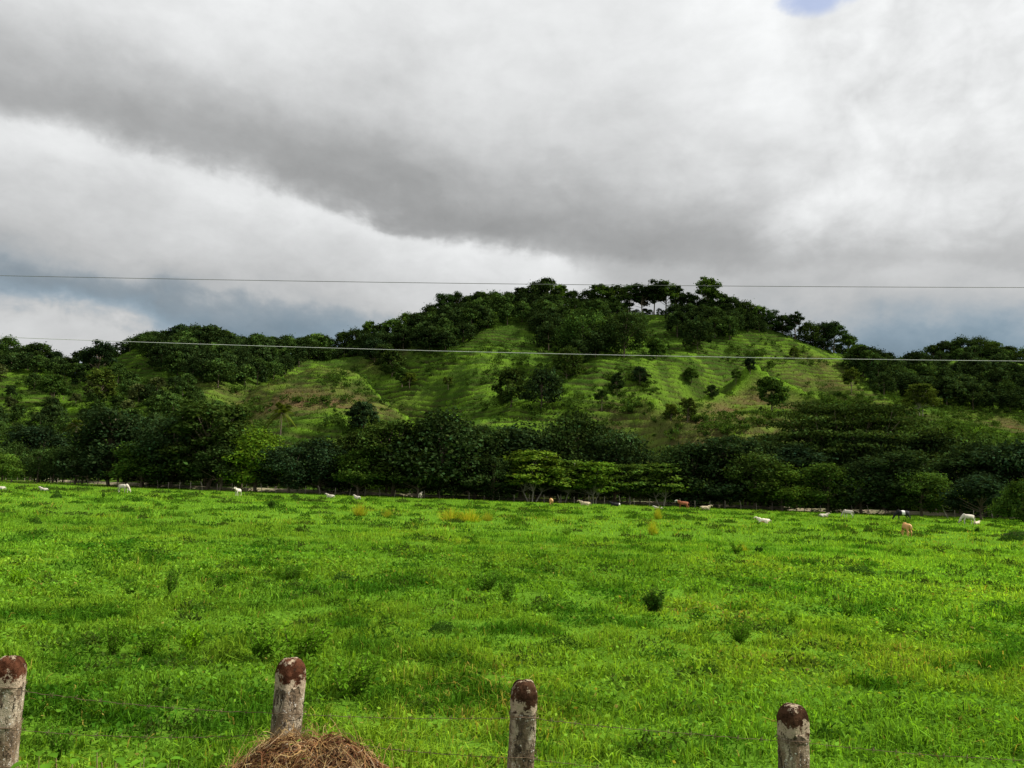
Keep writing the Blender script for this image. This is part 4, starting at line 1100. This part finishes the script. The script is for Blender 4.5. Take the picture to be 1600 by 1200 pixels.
# ------------------------------------------------------------------ cattle
def skin_mesh(name, verts, edges, radii, sub=2):
    me = bpy.data.meshes.new(name + '_cage'); me.from_pydata(verts, edges, [])
    o = bpy.data.objects.new(name + '_cage', me); COL.objects.link(o)
    m = o.modifiers.new('skin', 'SKIN')
    for v, r in zip(me.skin_vertices[0].data, radii): v.radius = r if isinstance(r, tuple) else (r, r)
    me.skin_vertices[0].data[0].use_root = True
    m.use_smooth_shade = True
    s = o.modifiers.new('sub', 'SUBSURF'); s.levels = sub; s.render_levels = sub
    dg = bpy.context.evaluated_depsgraph_get(); ev = o.evaluated_get(dg)
    out_ = bpy.data.meshes.new_from_object(ev); out_.name = name
    bpy.data.objects.remove(o); bpy.data.meshes.remove(me)
    return out_
def cow_body(pose, hump=True):
    V, E, R = [], [], []
    def v(p, r, par=None):
        V.append(p); R.append(r)
        if par is not None: E.append((par, len(V) - 1))
        return len(V) - 1
    dz = 0 if pose != 'lie' else -.62
    pel = v((-.55, 0, 1.08 + dz), (.27, .27)); bel = v((-.15, 0, 1.02 + dz), (.35, .33), pel); ch = v((.32, 0, 1.03 + dz), (.34, .30), bel); wi = v((.58, 0, 1.13 + dz), (.22, .25), ch)
    rump = v((-.82, 0, 1.12 + dz), (.17, .21), pel); tl = v((-.93, 0, 1.10 + dz), .05, rump)
    if hump: v((.44, 0, 1.44 + dz), .11, wi)
    if pose == 'graze': ne = v((.84, 0, .86), (.14, .19), wi); po = v((1.03, 0, .55), (.10, .12), ne); hd = v((1.14, 0, .38), .105, po); mz = v((1.27, 0, .12), .065, hd)
    else:
        ne = v((.84, 0, 1.30 + dz), (.13, .18), wi); po = v((.99, 0, 1.46 + dz), (.10, .13), ne); hd = v((1.12, 0, 1.46 + dz), .105, po); mz = v((1.40, 0, 1.30 + dz), .065, hd)
    dl = v(((.78, 0, .78) if pose == 'graze' else (.82, 0, 1.02 + dz)), .05, wi)
    for s in (-1, 1):
        if pose != 'lie':
            o_ = .10 * s
            a = v((.42 + o_ * .3, .19 * s, .86), .12, ch); b = v((.44 + o_, .18 * s, .48), .062, a); c = v((.42 + o_, .18 * s, .12), .045, b); v((.45 + o_, .18 * s, .02), .06, c)
            a = v((-.62 - o_ * .3, .20 * s, .84), .16, pel); b = v((-.60 - o_, .20 * s, .62), .095, a); c = v((-.82 - o_, .19 * s, .44), .055, b); d = v((-.76 - o_, .19 * s, .12), .042, c); v((-.72 - o_, .19 * s, .02), .055, d)
        else:
            a = v((.42, .24 * s, .28), .11, ch); b = v((.72, .26 * s, .12), .06, a); v((.50, .24 * s, .05), .045, b)
            a = v((-.5, .30 * s, .30), .15, pel); b = v((-.22, .36 * s, .14), .08, a); v((-.62, .38 * s, .06), .045, b)
    return skin_mesh('cow_body_' + pose, V, E, R)
COWM = {p: cow_body(p) for p in ('graze', 'stand', 'lie')}
def small_mesh(name, kind, pose):
    T = Tubes(); h = {'graze': (1.06, .50), 'stand': (1.04, 1.55), 'lie': (1.04, .93)}[pose]; out_ = []
    dz = -.62 if pose == 'lie' else 0
    for s in (-1, 1):
        T = Tubes()
        if kind == 'ear':
            T.tube([(h[0], .09 * s, h[1]), (h[0] - .02, .17 * s, h[1] - .03), (h[0] - .03, .27 * s, h[1] - .09)], [.03, .05, .012], 6)
        else:
            T.tube([(h[0] - .02, .06 * s, h[1] + .06), (h[0] - .03, .13 * s, h[1] + .15), (h[0] - .04, .14 * s, h[1] + .26)], [.025, .02, .006], 6)
        out_.append(T.mesh(name))
    return out_
def tail_mesh(pose):
    T = Tubes(); dz = -.62 if pose == 'lie' else 0
    P = [(-.93, 0, 1.18 + dz), (-1.02, 0, 1.0 + dz), (-1.02, .02, .7 + dz * .8), (-1.0, .03, max(.12, .40 + dz))]
    T.tube(P, [.035, .025, .022, .045], 6); return T.mesh('tail')
PARTS = {p: (small_mesh('ear', 'ear', p), small_mesh('horn', 'horn', p), tail_mesh(p)) for p in ('graze', 'stand', 'lie')}
def coat(name, c1, c2=None, band=None, noise_s=1.2, face=None):
    m, t = new_mat('coat_' + name); S.nt = t
    tcn = t.nodes.new('ShaderNodeTexCoord'); v = tcn.outputs['Object']
    sp = t.nodes.new('ShaderNodeSeparateXYZ'); t.links.new(v, sp.inputs[0]); X = S(sp.outputs[0])
    nn = noise(noise_s, 4, .6, v)
    c = mixc(sstep(nn, .45, .6), c1, c2 or c1)
    if band:
        wx = X + (nn - .5) * .25
        f = sstep(wx, band[0] - .05, band[0] + .02) * sstep(wx, band[1] + .05, band[1] - .02)
        c = mixc(f, c, band[2])
    p = t.nodes.new('ShaderNodeBsdfPrincipled'); p.inputs['Roughness'].default_value = .75; t.links.new(c.v, p.inputs['Base Color'])
    p.inputs['Specular IOR Level'].default_value = .2
    o = t.nodes.new('ShaderNodeOutputMaterial'); t.links.new(p.outputs[0], o.inputs[0]); return m
WH = coat('white', (.50, .46, .38), (.38, .33, .25)); CR = coat('cream', (.42, .35, .22), (.40, .33, .22)); TAN = coat('tan', (.50, .27, .10), (.60, .36, .16))
BK = coat('black', (.012, .011, .012)); BR = coat('brown', (.26, .085, .035), (.20, .07, .03), band=(.95, 3, (.68, .64, .56))); BW = coat('belted', (.012, .012, .014), band=(-.25, .12, (.72, .70, .66)))
BKW = coat('black_white_rear', (.012, .012, .014), band=(-3, -.72, (.6, .58, .54))); WT = coat('white_tan', (.70, .64, .52), (.50, .30, .14), noise_s=2.2)
HORN = plain_mat('horn', (.35, .3, .22), (.2, .17, .12), 6)
def cow(px, feet, pose, rot, length, mat, label, horns=False, D=None, name='cow', cat='cow', width=1.0):
    D = D or ground_D(px, feet); x = float(ray(px, feet)[0] * D); z = float(field_z(np.array(x), np.array(D)))
    e = bpy.data.objects.new(name, None); COL.objects.link(e); s = length; e.scale = (s, s * width, s)
    e.location = (x, D, z + .03); e.rotation_euler = (0, 0, math.radians(rot)); tag(e, label, cat, 'cattle spread over the pasture')
    def part(nm, me, m):
        o = link(nm, me, None, e)
        if not me.materials: me.materials.append(WH)
        o.material_slots[0].link = 'OBJECT'; o.material_slots[0].material = m
    part('body', COWM[pose], mat)
    for q in PARTS[pose][0]: part('ear', q, mat)
    if horns:
        for q in PARTS[pose][1]: part('horn', q, HORN)
    part('tail', PARTS[pose][2], mat)
CAT = [(193, 767, 'graze', -12, .93, WH, 'white cow standing and grazing towards the right in the far left pasture', True, 112),
 (68, 769, 'lie', 165, .72, WH, 'white calf lying near the left frame edge with its head to the left', False, 108, 'calf'),
 (0, 770, 'lie', 180, .7, WH, 'pale calf lying cut by the left frame edge', False, 105, 'calf'),
 (371, 774, 'stand', -100, .85, WH, 'white cow standing head on between the left trees and the dark tuft', True, 118),
 (516, 779, 'lie', 160, .78, WH, 'white cow lying low at the tree line, left one of two near each other', False, 125),
 (558, 781, 'lie', 140, .80, WH, 'white cow lying at the tree line, right one of two near each other', False, 125),
 (657, 779, 'stand', 80, .8, WH, 'pale cow standing in the shade under the biggest dark tree', False, 148),
 (861, 788, 'graze', 92, .85, TAN, 'orange tan cow seen from behind before the umbrella shaped trees', False, 124),
 (914, 788, 'lie', 175, 1.0, CR, 'cream cow lying under the umbrella shaped trees', False, 135),
 (961, 789, 'lie', 178, .95, BKW, 'black cow with white rear lying under the umbrella shaped trees', False, 138),
 (1029, 793, 'lie', 165, .72, WH, 'pale calf lying just left of the brown cow', False, 122, 'calf'),
 (1067, 793, 'stand', 176, .98, BR, 'red brown cow with a white face standing in the shade facing left', False, 132),
 (1102, 794, 'lie', 5, .95, CR, 'cream cow lying in the shade right of the brown cow', False, 132),
 (1193, 816, 'lie', 160, .72, WT, 'small pale and tan calf lying alone in the open right pasture', False, 82, 'calf'),
 (1287, 804, 'lie', 8, .72, WH, 'white calf lying left of the white cow grazing in rear view', False, 112, 'calf'),
 (1325, 805, 'graze', 130, .85, WH, 'white cow grazing in rear view by the dark trees, turned left', True, 115),
 (1410, 812, 'graze', 176, 1.05, BW, 'black cow with a white belt grazing towards the left', False, 108),
 (1417, 838, 'graze', 86, .76, TAN, 'tan calf seen from behind in front of the black and white cow', False, 63, 'calf'),
 (1512, 819, 'graze', 184, .94, WH, 'white cow grazing towards the left near the right end of the pasture', True, 100),
 (1526, 820, 'lie', 20, .55, WT, 'small tan calf lying right behind the rightmost white cow', False, 101, 'calf')]
for c in CAT:
    nm = c[9] if len(c) > 9 else 'cow'
    cow(c[0], c[1], c[2], c[3], c[4], c[5], c[6], c[7], c[8], nm, nm)

# ------------------------------------------------------------------ far fence along the trees
e = bpy.data.objects.new('wire_fence', None); COL.objects.link(e); tag(e, 'long far wire fence with thin posts at the foot of the tree line', 'fence')
M_FPOST = plain_mat('weathered_wood', (.20, .17, .13), (.34, .30, .24), 3, bump=.5)
xs = np.arange(-138, 138, 2.9); prev = None
pm = []
for v in range(4):
    T = Tubes(); r = np.random.default_rng(v); T.tube([(0, 0, -.4), (r.normal(0, .03), 0, .7), (r.normal(0, .08), r.normal(0, .05), 1.35 + .12 * v)], [.075, .065, .055], 6); pm.append(T.mesh('post')); pm[-1].materials.append(M_FPOST)
for i, x in enumerate(xs):
    o = link('post', pm[i % 4], None, e); o.location = (x, float(tree_y(x)) - 4.5 + random.uniform(-.3, .3), float(field_z(np.array(x), tree_y(np.array(x)) - 4.5))); o.rotation_euler = (random.gauss(0, .05), random.gauss(0, .07), 0)
for hh in (.45, .85, 1.25):
    T = Tubes(); T.tube([(x, float(tree_y(x)) - 4.57, float(field_z(np.array(x), tree_y(np.array(x)) - 4.5)) + hh) for x in xs], .006, 4); link('wire', T.mesh('wire'), M_FPOST, e)

# ------------------------------------------------------------------ near barbed wire fence
m, t = new_mat('old_concrete'); S.nt = t
tcn = t.nodes.new('ShaderNodeTexCoord'); v = tcn.outputs['Object']; oi = t.nodes.new('ShaderNodeObjectInfo'); va = t.nodes.new('ShaderNodeVectorMath'); va.operation = 'ADD'; cx = t.nodes.new('ShaderNodeCombineXYZ'); t.links.new((S(oi.outputs['Random']) * 37.0).v, cx.inputs[0]); t.links.new(v, va.inputs[0]); t.links.new(cx.outputs[0], va.inputs[1]); v = va.outputs[0]
mpp = t.nodes.new('ShaderNodeMapping'); mpp.inputs['Scale'].default_value = (1, 1, .45); t.links.new(v, mpp.inputs[0]); vs = mpp.outputs[0]
c = mixc(sstep(noise(9, 6, .65, vs), .40, .60), (.38, .32, .23), (.17, .12, .075))
c = mixc(sstep(noise(13, 7, .75, vs), .50, .58), c, (.10, .075, .05))
c = mixc(sstep(noise(30, 6, .7, vs), .55, .60), c, (.045, .033, .022))
c = mixc(sstep(noise(45, 4, .7, v), .60, .66), c, (.66, .63, .56))
c = mixc(sstep(noise(70, 3, .7, v), .60, .66), c, (.05, .04, .03))
p = t.nodes.new('ShaderNodeBsdfPrincipled'); p.inputs['Roughness'].default_value = .95; p.inputs['Specular IOR Level'].default_value = .1; t.links.new(c.v, p.inputs['Base Color'])
b = t.nodes.new('ShaderNodeBump'); b.inputs['Strength'].default_value = 1; b.inputs['Distance'].default_value = .02
t.links.new((noise(30, 6, .7, v) + noise(90, 4, .6, v) * .5).v, b.inputs['Height']); t.links.new(b.outputs[0], p.inputs['Normal'])
o = t.nodes.new('ShaderNodeOutputMaterial'); t.links.new(p.outputs[0], o.inputs[0]); M_CONC = m
def paint(name, c1):
    m, t = new_mat(name); S.nt = t
    v = t.nodes.new('ShaderNodeTexCoord').outputs['Object']
    oi = t.nodes.new('ShaderNodeObjectInfo'); va = t.nodes.new('ShaderNodeVectorMath'); va.operation = 'ADD'; cx = t.nodes.new('ShaderNodeCombineXYZ'); t.links.new((S(oi.outputs['Random']) * 53.0).v, cx.inputs[0]); t.links.new(v, va.inputs[0]); t.links.new(cx.outputs[0], va.inputs[1]); v = va.outputs[0]
    c = mixc(sstep(noise(14, 6, .65, v), .42, .58), c1, tuple(k * .45 for k in c1))
    sg = t.nodes.new('ShaderNodeSeparateXYZ'); t.links.new(t.nodes.new('ShaderNodeTexCoord').outputs['Generated'], sg.inputs[0]); gzz = S(sg.outputs[2])
    chip = noise(16, 7, .72, v) + sstep(gzz, .75, .0) * .22 + sstep(gzz, .88, 1.0) * .10
    c = mixc(sstep(chip, .57, .63), c, (.34, .27, .19))
    c = mixc(sstep(noise(34, 5, .7, v), .57, .64), c, (.035, .018, .012))
    p = t.nodes.new('ShaderNodeBsdfDiffuse'); t.links.new(c.v, p.inputs['Color'])
    b = t.nodes.new('ShaderNodeBump'); b.inputs['Strength'].default_value = 1; b.inputs['Distance'].default_value = .015; t.links.new(noise(40, 6, .7, v).v, b.inputs['Height']); t.links.new(b.outputs[0], p.inputs['Normal'])
    o = t.nodes.new('ShaderNodeOutputMaterial'); t.links.new(p.outputs[0], o.inputs[0]); return m
M_RED = paint('faded_red_paint', (.090, .036, .020)); M_REDB = paint('faded_brown_paint', (.066, .034, .020))
M_WIRE = plain_mat('rusty_wire', (.09, .06, .035), (.16, .12, .08), 30, rough=.9)

def post_rings(seed, w, z0, z1, top, grow=0.0, nz=60, K=40):
    """weathered post of rounded square section; rings from z0 up to z1; closed rounded head when top"""
    r = np.random.default_rng(seed); a_ = np.linspace(0, 2 * np.pi, K + 1)[:-1]
    e_ = 5.0; prof = (np.abs(np.cos(a_)) ** e_ + np.abs(np.sin(a_)) ** e_) ** (-1 / e_)
    zs = list(np.linspace(z0, z1, nz)); 
    P = []
    for z in zs:
        P.append((z, 1.0))
    if top:
        for q in np.linspace(.12, 1, 14): P.append((z1 + .115 * math.sin(q * math.pi / 2) , max(math.cos(q * math.pi / 2) ** .55, .0)))
    rings = []
    for z, sc in P:
        R_ = w / 2 * sc * prof * (1 + .10 * (fbm(np.cos(a_) * 1.6 + seed * 7.3 + 40, np.sin(a_) * 1.6 + z * 7 + 20, 4, .8) - .5) + .09 * (fbm(np.cos(a_) * 5 + seed * 3 + 9, np.sin(a_) * 5 + z * 22 + 7, 3, .7) - .5)) + grow
        lump = .016 * (fbm(np.cos(a_) * 2 + seed, np.sin(a_) * 2 + 5, 3, .7) - .5) if z > z1 else 0
        rings.append(np.stack([R_ * np.cos(a_), R_ * np.sin(a_), np.full(K, z) + lump], -1))
    V = np.array(rings); n = len(V); i = np.arange(n * K).reshape(n, K); j = np.roll(i, -1, 1)
    return V, np.stack([i[:-1], j[:-1], j[1:], i[1:]], -1).reshape(-1, 4)
fen = bpy.data.objects.new('barbed_wire_fence', None); COL.objects.link(fen); tag(fen, 'near barbed wire fence on stubby concrete posts with red painted tops', 'fence')
FD = 5.24
POSTS = [(-395, 1012, .155, 3, .0, 0.3, M_RED, None), (17, 1025, .172, 1, -.018, .25, M_RED, 'pale cream post at the left edge with a chipped dark red top'),
         (457, 1029, .162, 2, .018, .70, M_RED, 'mottled post with a faded crimson top behind the debris heap'),
         (820, 1063, .160, 5, .022, .10, M_REDB, 'blackened post with a dark brown rounded top'),
         (1238, 1100, .156, 7, -.008, .42, M_REDB, 'grey post with a reddish brown top, lowest of the row'), (1660, 1130, .17, 9, .0, .2, M_RED, None)]
TOPS = []
for px, py, w, sd, lean, rz, pm_, lab in POSTS:
    x = float(ray(px, py)[0] * FD); zt = hgt(px, py, FD); zb = float(field_z(np.array(x), np.array(FD)))
    h = zt - .115; capz = h - .07
    V, Fc = post_rings(sd, w, zb - .3 - zb, capz + .03 - zb, False)
    po = link('post', npmesh('post', V.reshape(-1, 3), Fc, smooth=True), M_CONC, fen, (x - lean * (zt - zb), FD, zb)); po.rotation_euler = (0, lean, rz)
    if lab: po['label'] = lab
    V, Fc = post_rings(sd, w, capz - zb, h - zb, True, .002, 10)
    V[0, :, 2] += (fbm(np.arange(40) * .5, np.full(40, sd * 3.), 3, 1.2) - .5) * .09
    V[1, :, 2] += (fbm(np.arange(40) * .5, np.full(40, sd * 3.), 3, 1.2) - .5) * .07
    cp_ = link('painted_top', npmesh('painted_top', V.reshape(-1, 3), Fc, smooth=True), pm_, po)
    TOPS.append((x, zt, zb, lean))
R_ = np.random.default_rng(5)
def wire_between(p0, p1, sag, rad=.0022, barbs=True):
    T = Tubes(); n = 60; t = np.linspace(0, 1, n)
    P = np.stack([p0[0] * (1 - t) + p1[0] * t, p0[1] * (1 - t) + p1[1] * t, p0[2] * (1 - t) + p1[2] * t - sag * 4 * t * (1 - t)], -1)
    P[1:-1] += R_.normal(0, .0018, (n - 2, 3)); T.tube(P, rad * .85, 5)
    if barbs:
        for k in range(6, n - 4, 5):
            for s_ in (1, -1):
                q = P[k]; T.tube([q + np.array([-.008, -.004, -.014 * s_]), q, q + np.array([.008, .006, .016 * s_])], .0014, 4)
    return T
fy = FD - .095
HT = {0: [.16, .41, .64], 1: [.17, .41, .64], 2: [.31, .43, .66], 3: [.20, .44, .68], 4: [.20, .44, .66], 5: [.2, .44, .66]}
for k in range(3):
    T = Tubes()
    for i in range(len(TOPS) - 1):
        a_, b_ = TOPS[i], TOPS[i + 1]
        T2 = wire_between((a_[0], fy, a_[1] - HT[i][k]), (b_[0], fy, b_[1] - HT[i + 1][k]), [.025, .035, .01][k] * R_.uniform(.5, 1.2))
        for V in T2.V: T.V.append(V)
        for f in T2.F: T.F.append(f + T.n)
        T.n += T2.n
    link('barbed_wire', T.mesh('barbed_wire'), M_WIRE, fen)
    # ties round each post
    for i, tp in enumerate(TOPS):
        if tp[0] < -4.5 or tp[0] > 4: continue
        T = Tubes(); q = np.linspace(0, 2 * np.pi * 2, 44); w = POSTS[i][2] / 2 + .010; rz = POSTS[i][5]
        e_ = 5.; pr_ = (np.abs(np.cos(q - rz)) ** e_ + np.abs(np.sin(q - rz)) ** e_) ** (-1 / e_)
        T.tube(np.stack([tp[0] + w * pr_ * np.cos(q), FD + w * pr_ * np.sin(q), tp[1] - HT[i][k] + .006 * np.sin(q * 1.7) - q * .0012], -1), .0018, 4)
        link('wire_tie', T.mesh('wire_tie'), M_WIRE, fen)

# ------------------------------------------------------------------ heap of uprooted dry grass
hx_, hy_ = float(ray(488, 1135)[0] * 4.6), 4.6; hz_t = hgt(488, 1140, 4.6); hzb = float(field_z(np.array(hx_), np.array(hy_)))
heap = bpy.data.objects.new('debris_heap', None); COL.objects.link(heap); heap.location = (hx_, hy_, hzb)
tag(heap, 'brown heap of uprooted dry grass and roots in front of the second post', 'heap')
HH = hz_t - hzb - .11; HR = .93
def heap_z(x, y):
    r2 = (x / HR) ** 2 + (y / (HR * .8)) ** 2
    return HH * np.clip(1 - r2, -.2, 1) ** .95 if False else HH * (1 - np.clip(r2, 0, 1.1)) + (fbm(x * 5 + 60, y * 5 + 40, 4, 1.) - .5) * .13
t_ = np.linspace(0, 1.02, 70); a_ = np.linspace(0, 2 * np.pi, 141)[:-1]; T_, A2 = np.meshgrid(t_, a_, indexing='ij')
X = T_ * np.cos(A2) * HR; Y = T_ * np.sin(A2) * HR * .8; Z = heap_z(X, Y)
i = np.arange(70 * 140).reshape(70, 140); j = np.roll(i, -1, 1)
link('soil_core', npmesh('soil_core', np.stack([X, Y, Z], -1).reshape(-1, 3), np.stack([i[:-1], i[1:], j[1:], j[:-1]], -1).reshape(-1, 4), smooth=True), M_SOIL, heap)
r = np.random.default_rng(12)
def strands(n, rad, L_, hue, lift, curl, name, kindstuff=True, rmax=1.12):
    VV, FF, CC = [], [], []; K = 3; m_ = 9
    for s_ in range(n):
        q = math.sqrt(r.random()) * rmax; th = r.uniform(0, 6.28); x, y = q * math.cos(th) * HR, q * math.sin(th) * HR * .8
        if y > .35 and r.random() < .6: y = -y
        d = r.uniform(0, 6.28); ln = L_ * r.uniform(.5, 1.4); P = []; up = abs(r.normal(0, lift)); st = ln / m_; zz = 0
        for k in range(m_):
            zz += (up if k < m_ * .6 else -up * 1.2) * st * 2
            P.append((x, y, float(0) + zz)); d += r.normal(0, curl); x += math.cos(d) * st; y += math.sin(d) * st
        P = np.array(P); P[:, 2] += heap_z(P[:, 0], P[:, 1]) + .008 + r.uniform(0, .05)
        a1 = np.array([math.sin(d), -math.cos(d), 0]); b1 = np.array([0, 0, 1.]); rr_ = rad * r.uniform(.5, 1.5) * np.linspace(1, .4, m_)
        ring = np.stack([P + rr_[:, None] * (math.cos(f) * a1 + math.sin(f) * b1) for f in (0, 2.1, 4.2)], 1)
        ii = np.arange(m_ * 3).reshape(m_, 3) + len(VV) * m_ * 3; jj = np.roll(ii, -1, 1)
        VV.append(ring.reshape(-1, 3)); FF.append(np.stack([ii[:-1], jj[:-1], jj[1:], ii[1:]], -1).reshape(-1, 4))
        c = np.array(hue[r.integers(len(hue))]) * r.uniform(.6, 1.35); CC.append(np.tile(c, (m_ * 3, 1)))
    me = npmesh(name, np.concatenate(VV), np.concatenate(FF), col=np.concatenate(CC))
    o = link(name, me, M_STRAW, heap)
    if kindstuff: o['kind'] = 'stuff'
M_STRAW = leaf_mat('dry_straw', (1, 1, 1), .15, .8, 0, .05, (1, 1, 1))
strands(2600, .0035, .28, [(.17, .075, .035), (.24, .12, .055), (.11, .045, .022), (.34, .24, .14), (.08, .038, .02)], .07, .5, 'dry_root', rmax=1.08)
strands(3200, .0018, .16, [(.40, .25, .10), (.30, .17, .07), (.46, .33, .15)], .26, .4, 'dry_grass')
# clods, pale stones and a few living leaves
def pebble(rad, seed, flat=.7):
    q = np.random.default_rng(seed); me = bpy.data.meshes.new('pebble'); import bmesh
    bm = bmesh.new(); bmesh.ops.create_icosphere(bm, subdivisions=2, radius=rad)
    for v in bm.verts:
        k = 1 + .5 * (float(vnoise(v.co.x / rad * 1.3 + seed, v.co.y / rad * 1.3 + v.co.z / rad)) - .5); v.co *= k; v.co.z *= flat
    bm.to_mesh(me); bm.free(); return me
M_STONE = plain_mat('pale_stone', (.52, .48, .42), (.34, .30, .25), 20, bump=.4)
for k in range(16):
    x, y = r.uniform(-.75, .75), r.uniform(-.6, .1)
    o = link('stone', pebble(r.uniform(.012, .028), k), M_STONE, heap); o.location = (x, y, float(heap_z(np.array(x), np.array(y))) + .03)
for k in range(22):
    x, y = r.uniform(-.8, .8), r.uniform(-.55, .2)
    o = link('soil_clod', pebble(r.uniform(.03, .07), 50 + k, .6), M_SOIL, heap); o.location = (x, y, float(heap_z(np.array(x), np.array(y))) + .01)
n = 130; x = r.uniform(-.9, .9, n); y = r.uniform(-.65, .25, n); c0 = np.stack([x, y, heap_z(x, y) + r.uniform(.02, .07, n)], -1)
nr = unit(np.stack([r.normal(0, .5, n), r.normal(0, .5, n), np.ones(n)], -1)); ta = unit(np.cross(nr, unit(r.normal(0, 1, (n, 3))))); tb = np.cross(nr, ta); s_ = r.uniform(.015, .045, n)[:, None]
V = np.stack([c0 - ta * s_, c0 + tb * s_ * .4 - nr * .004, c0 + ta * s_, c0 - tb * s_ * .4 - nr * .004], 1).reshape(-1, 3)
cc = np.where(r.random((n, 1)) < .35, np.array([[.10, .22, .02]]), np.array([[.34, .25, .16]])) * r.uniform(.7, 1.3, (n, 1))
o = link('fallen_leaf', npmesh('fallen_leaf', V, np.arange(4 * n).reshape(n, 4), col=np.repeat(cc, 4, 0)), M_STRAW, heap); o['kind'] = 'stuff'

# ------------------------------------------------------------------ leafy plants on the near bank (bottom left)
def broad_plant(px, py, D, nl, L_, wl, colr, label, erect=.9, cat='plant'):
    x = gpt(px, D); zt = hgt(px, py, D); zb = float(field_z(np.array(x), np.array(D))); rr_ = np.random.default_rng(int(px * 7 + nl))
    e = bpy.data.objects.new('broadleaf_weed', None); COL.objects.link(e); e.location = (x, D, zb); tag(e, label, cat, 'leafy weeds on the near bank')
    h = zt - zb; T = Tubes()
    VV, FF, CC = [], [], []; off_ = 0
    for k in range(nl):
        a_ = rr_.uniform(0, 6.28); hh = h * rr_.uniform(.55, 1); b = np.array([rr_.normal(0, .03), rr_.normal(0, .03), 0]); tp = b + np.array([math.cos(a_) * .08, math.sin(a_) * .08, hh])
        P = limb(T, b, tp, .006, .003, rr_, .05, 5, 6); d = np.array([math.cos(a_), math.sin(a_), erect * rr_.uniform(-.1, .6)]); d = d / np.linalg.norm(d); sd = unit(np.cross(d, [0, 0, 1.])); up = np.cross(sd, d)
        ll = L_ * rr_.uniform(.7, 1.2); t = np.linspace(0, 1, 9); wv = wl * np.sin(np.pi * np.clip(t, .02, 1) ** .8) ** .8
        ax = tp[None] + d * (ll * t)[:, None] - np.array([0, 0, 1]) * (ll * .35 * t ** 2)[:, None]
        V = np.stack([ax + sd * wv[:, None] + up * wv[:, None] * .35, ax, ax - sd * wv[:, None] + up * wv[:, None] * .35], 1)
        VV.append(V.reshape(-1, 3)); FF.append(grid_faces(9, 3) + off_); off_ += 27; CC.append(np.tile(np.array(colr) * rr_.uniform(.75, 1.3), (27, 1)))
    link('stem', T.mesh('stem'), M_STEM, e)
    link('leaves', npmesh('leaves', np.concatenate(VV), np.concatenate(FF), col=np.concatenate(CC), smooth=True), M_WEED, e)
broad_plant(44, 1190, 4.4, 4, .22, .045, (.03, .10, .010), 'plant with wide glossy dark green leaves at the foot of the leftmost post')
BW_ = [(110, 1184, 'broad leafed weed on the bottom edge just right of the wide glossy leaves'), (150, 1188, 'broad leafed weed on the bottom edge under the dark weed'),
       (195, 1180, 'taller broad leafed weed on the bottom edge between the two left posts'), (235, 1186, 'broad leafed weed on the bottom edge right of the taller one'),
       (275, 1182, 'broad leafed weed on the bottom edge, second left of the debris heap'), (318, 1188, 'broad leafed weed on the bottom edge touching the left of the debris heap')]
for px, py, lab in BW_: broad_plant(px, py, 4.3 + random.uniform(-.2, .3), 16, .085, .024, (.08, .19, .014), lab)
# dry stalks before the leftmost post
e = bpy.data.objects.new('dry_stalks', None); COL.objects.link(e); D = 4.9; x = gpt(8, D); zb = float(field_z(np.array(x), np.array(D))); e.location = (x, D, zb)
tag(e, 'thin dry straw coloured stalks in front of the leftmost post', 'stalks'); T = Tubes(); rr_ = np.random.default_rng(3)
for k in range(26):
    b = np.array([rr_.normal(0, .07), rr_.normal(0, .05), 0]); limb(T, b, b + np.array([rr_.normal(.02, .06), rr_.normal(0, .05), rr_.uniform(.35, .62)]), .003, .0015, rr_, .08, 4, 7)
me = T.mesh('stalk', col=(.42, .33, .16)); link('stalk', me, M_STRAW, e)

# ------------------------------------------------------------------ overhead wires
M_CABLE = plain_mat('cable', (.10, .10, .10), (.16, .16, .16), 3, rough=.5); M_CABLE2 = plain_mat('bare_cable', (.42, .43, .42), (.50, .50, .49), 3, rough=.9)
for pts, D, rad, mm, lab in (([(-600, 417), (0, 429), (400, 437.5), (800, 444.5), (1200, 448), (1600, 449.5), (2200, 448)], 12.0, .0042, M_CABLE, 'upper thin dark overhead wire crossing the sky in front of the hilltop'),
                             ([(-600, 501), (0, 525.5), (400, 541), (800, 551), (1200, 559), (1600, 565), (2200, 566)], 11.0, .0039, M_CABLE2, 'lower pale overhead wire crossing in front of the hill slopes')):
    qx = np.linspace(-600, 2200, 60); co = np.polyfit([p[0] for p in pts], [p[1] for p in pts], 2); P = []
    for q in qx: d = ray(q, np.polyval(co, q)) * D; P.append((d[0], D, d[2] + CAMZ))
    T = Tubes(); T.tube(P, rad, 6); tag(link('overhead_wire', T.mesh('overhead_wire'), mm), lab, 'wire', 'overhead wires')
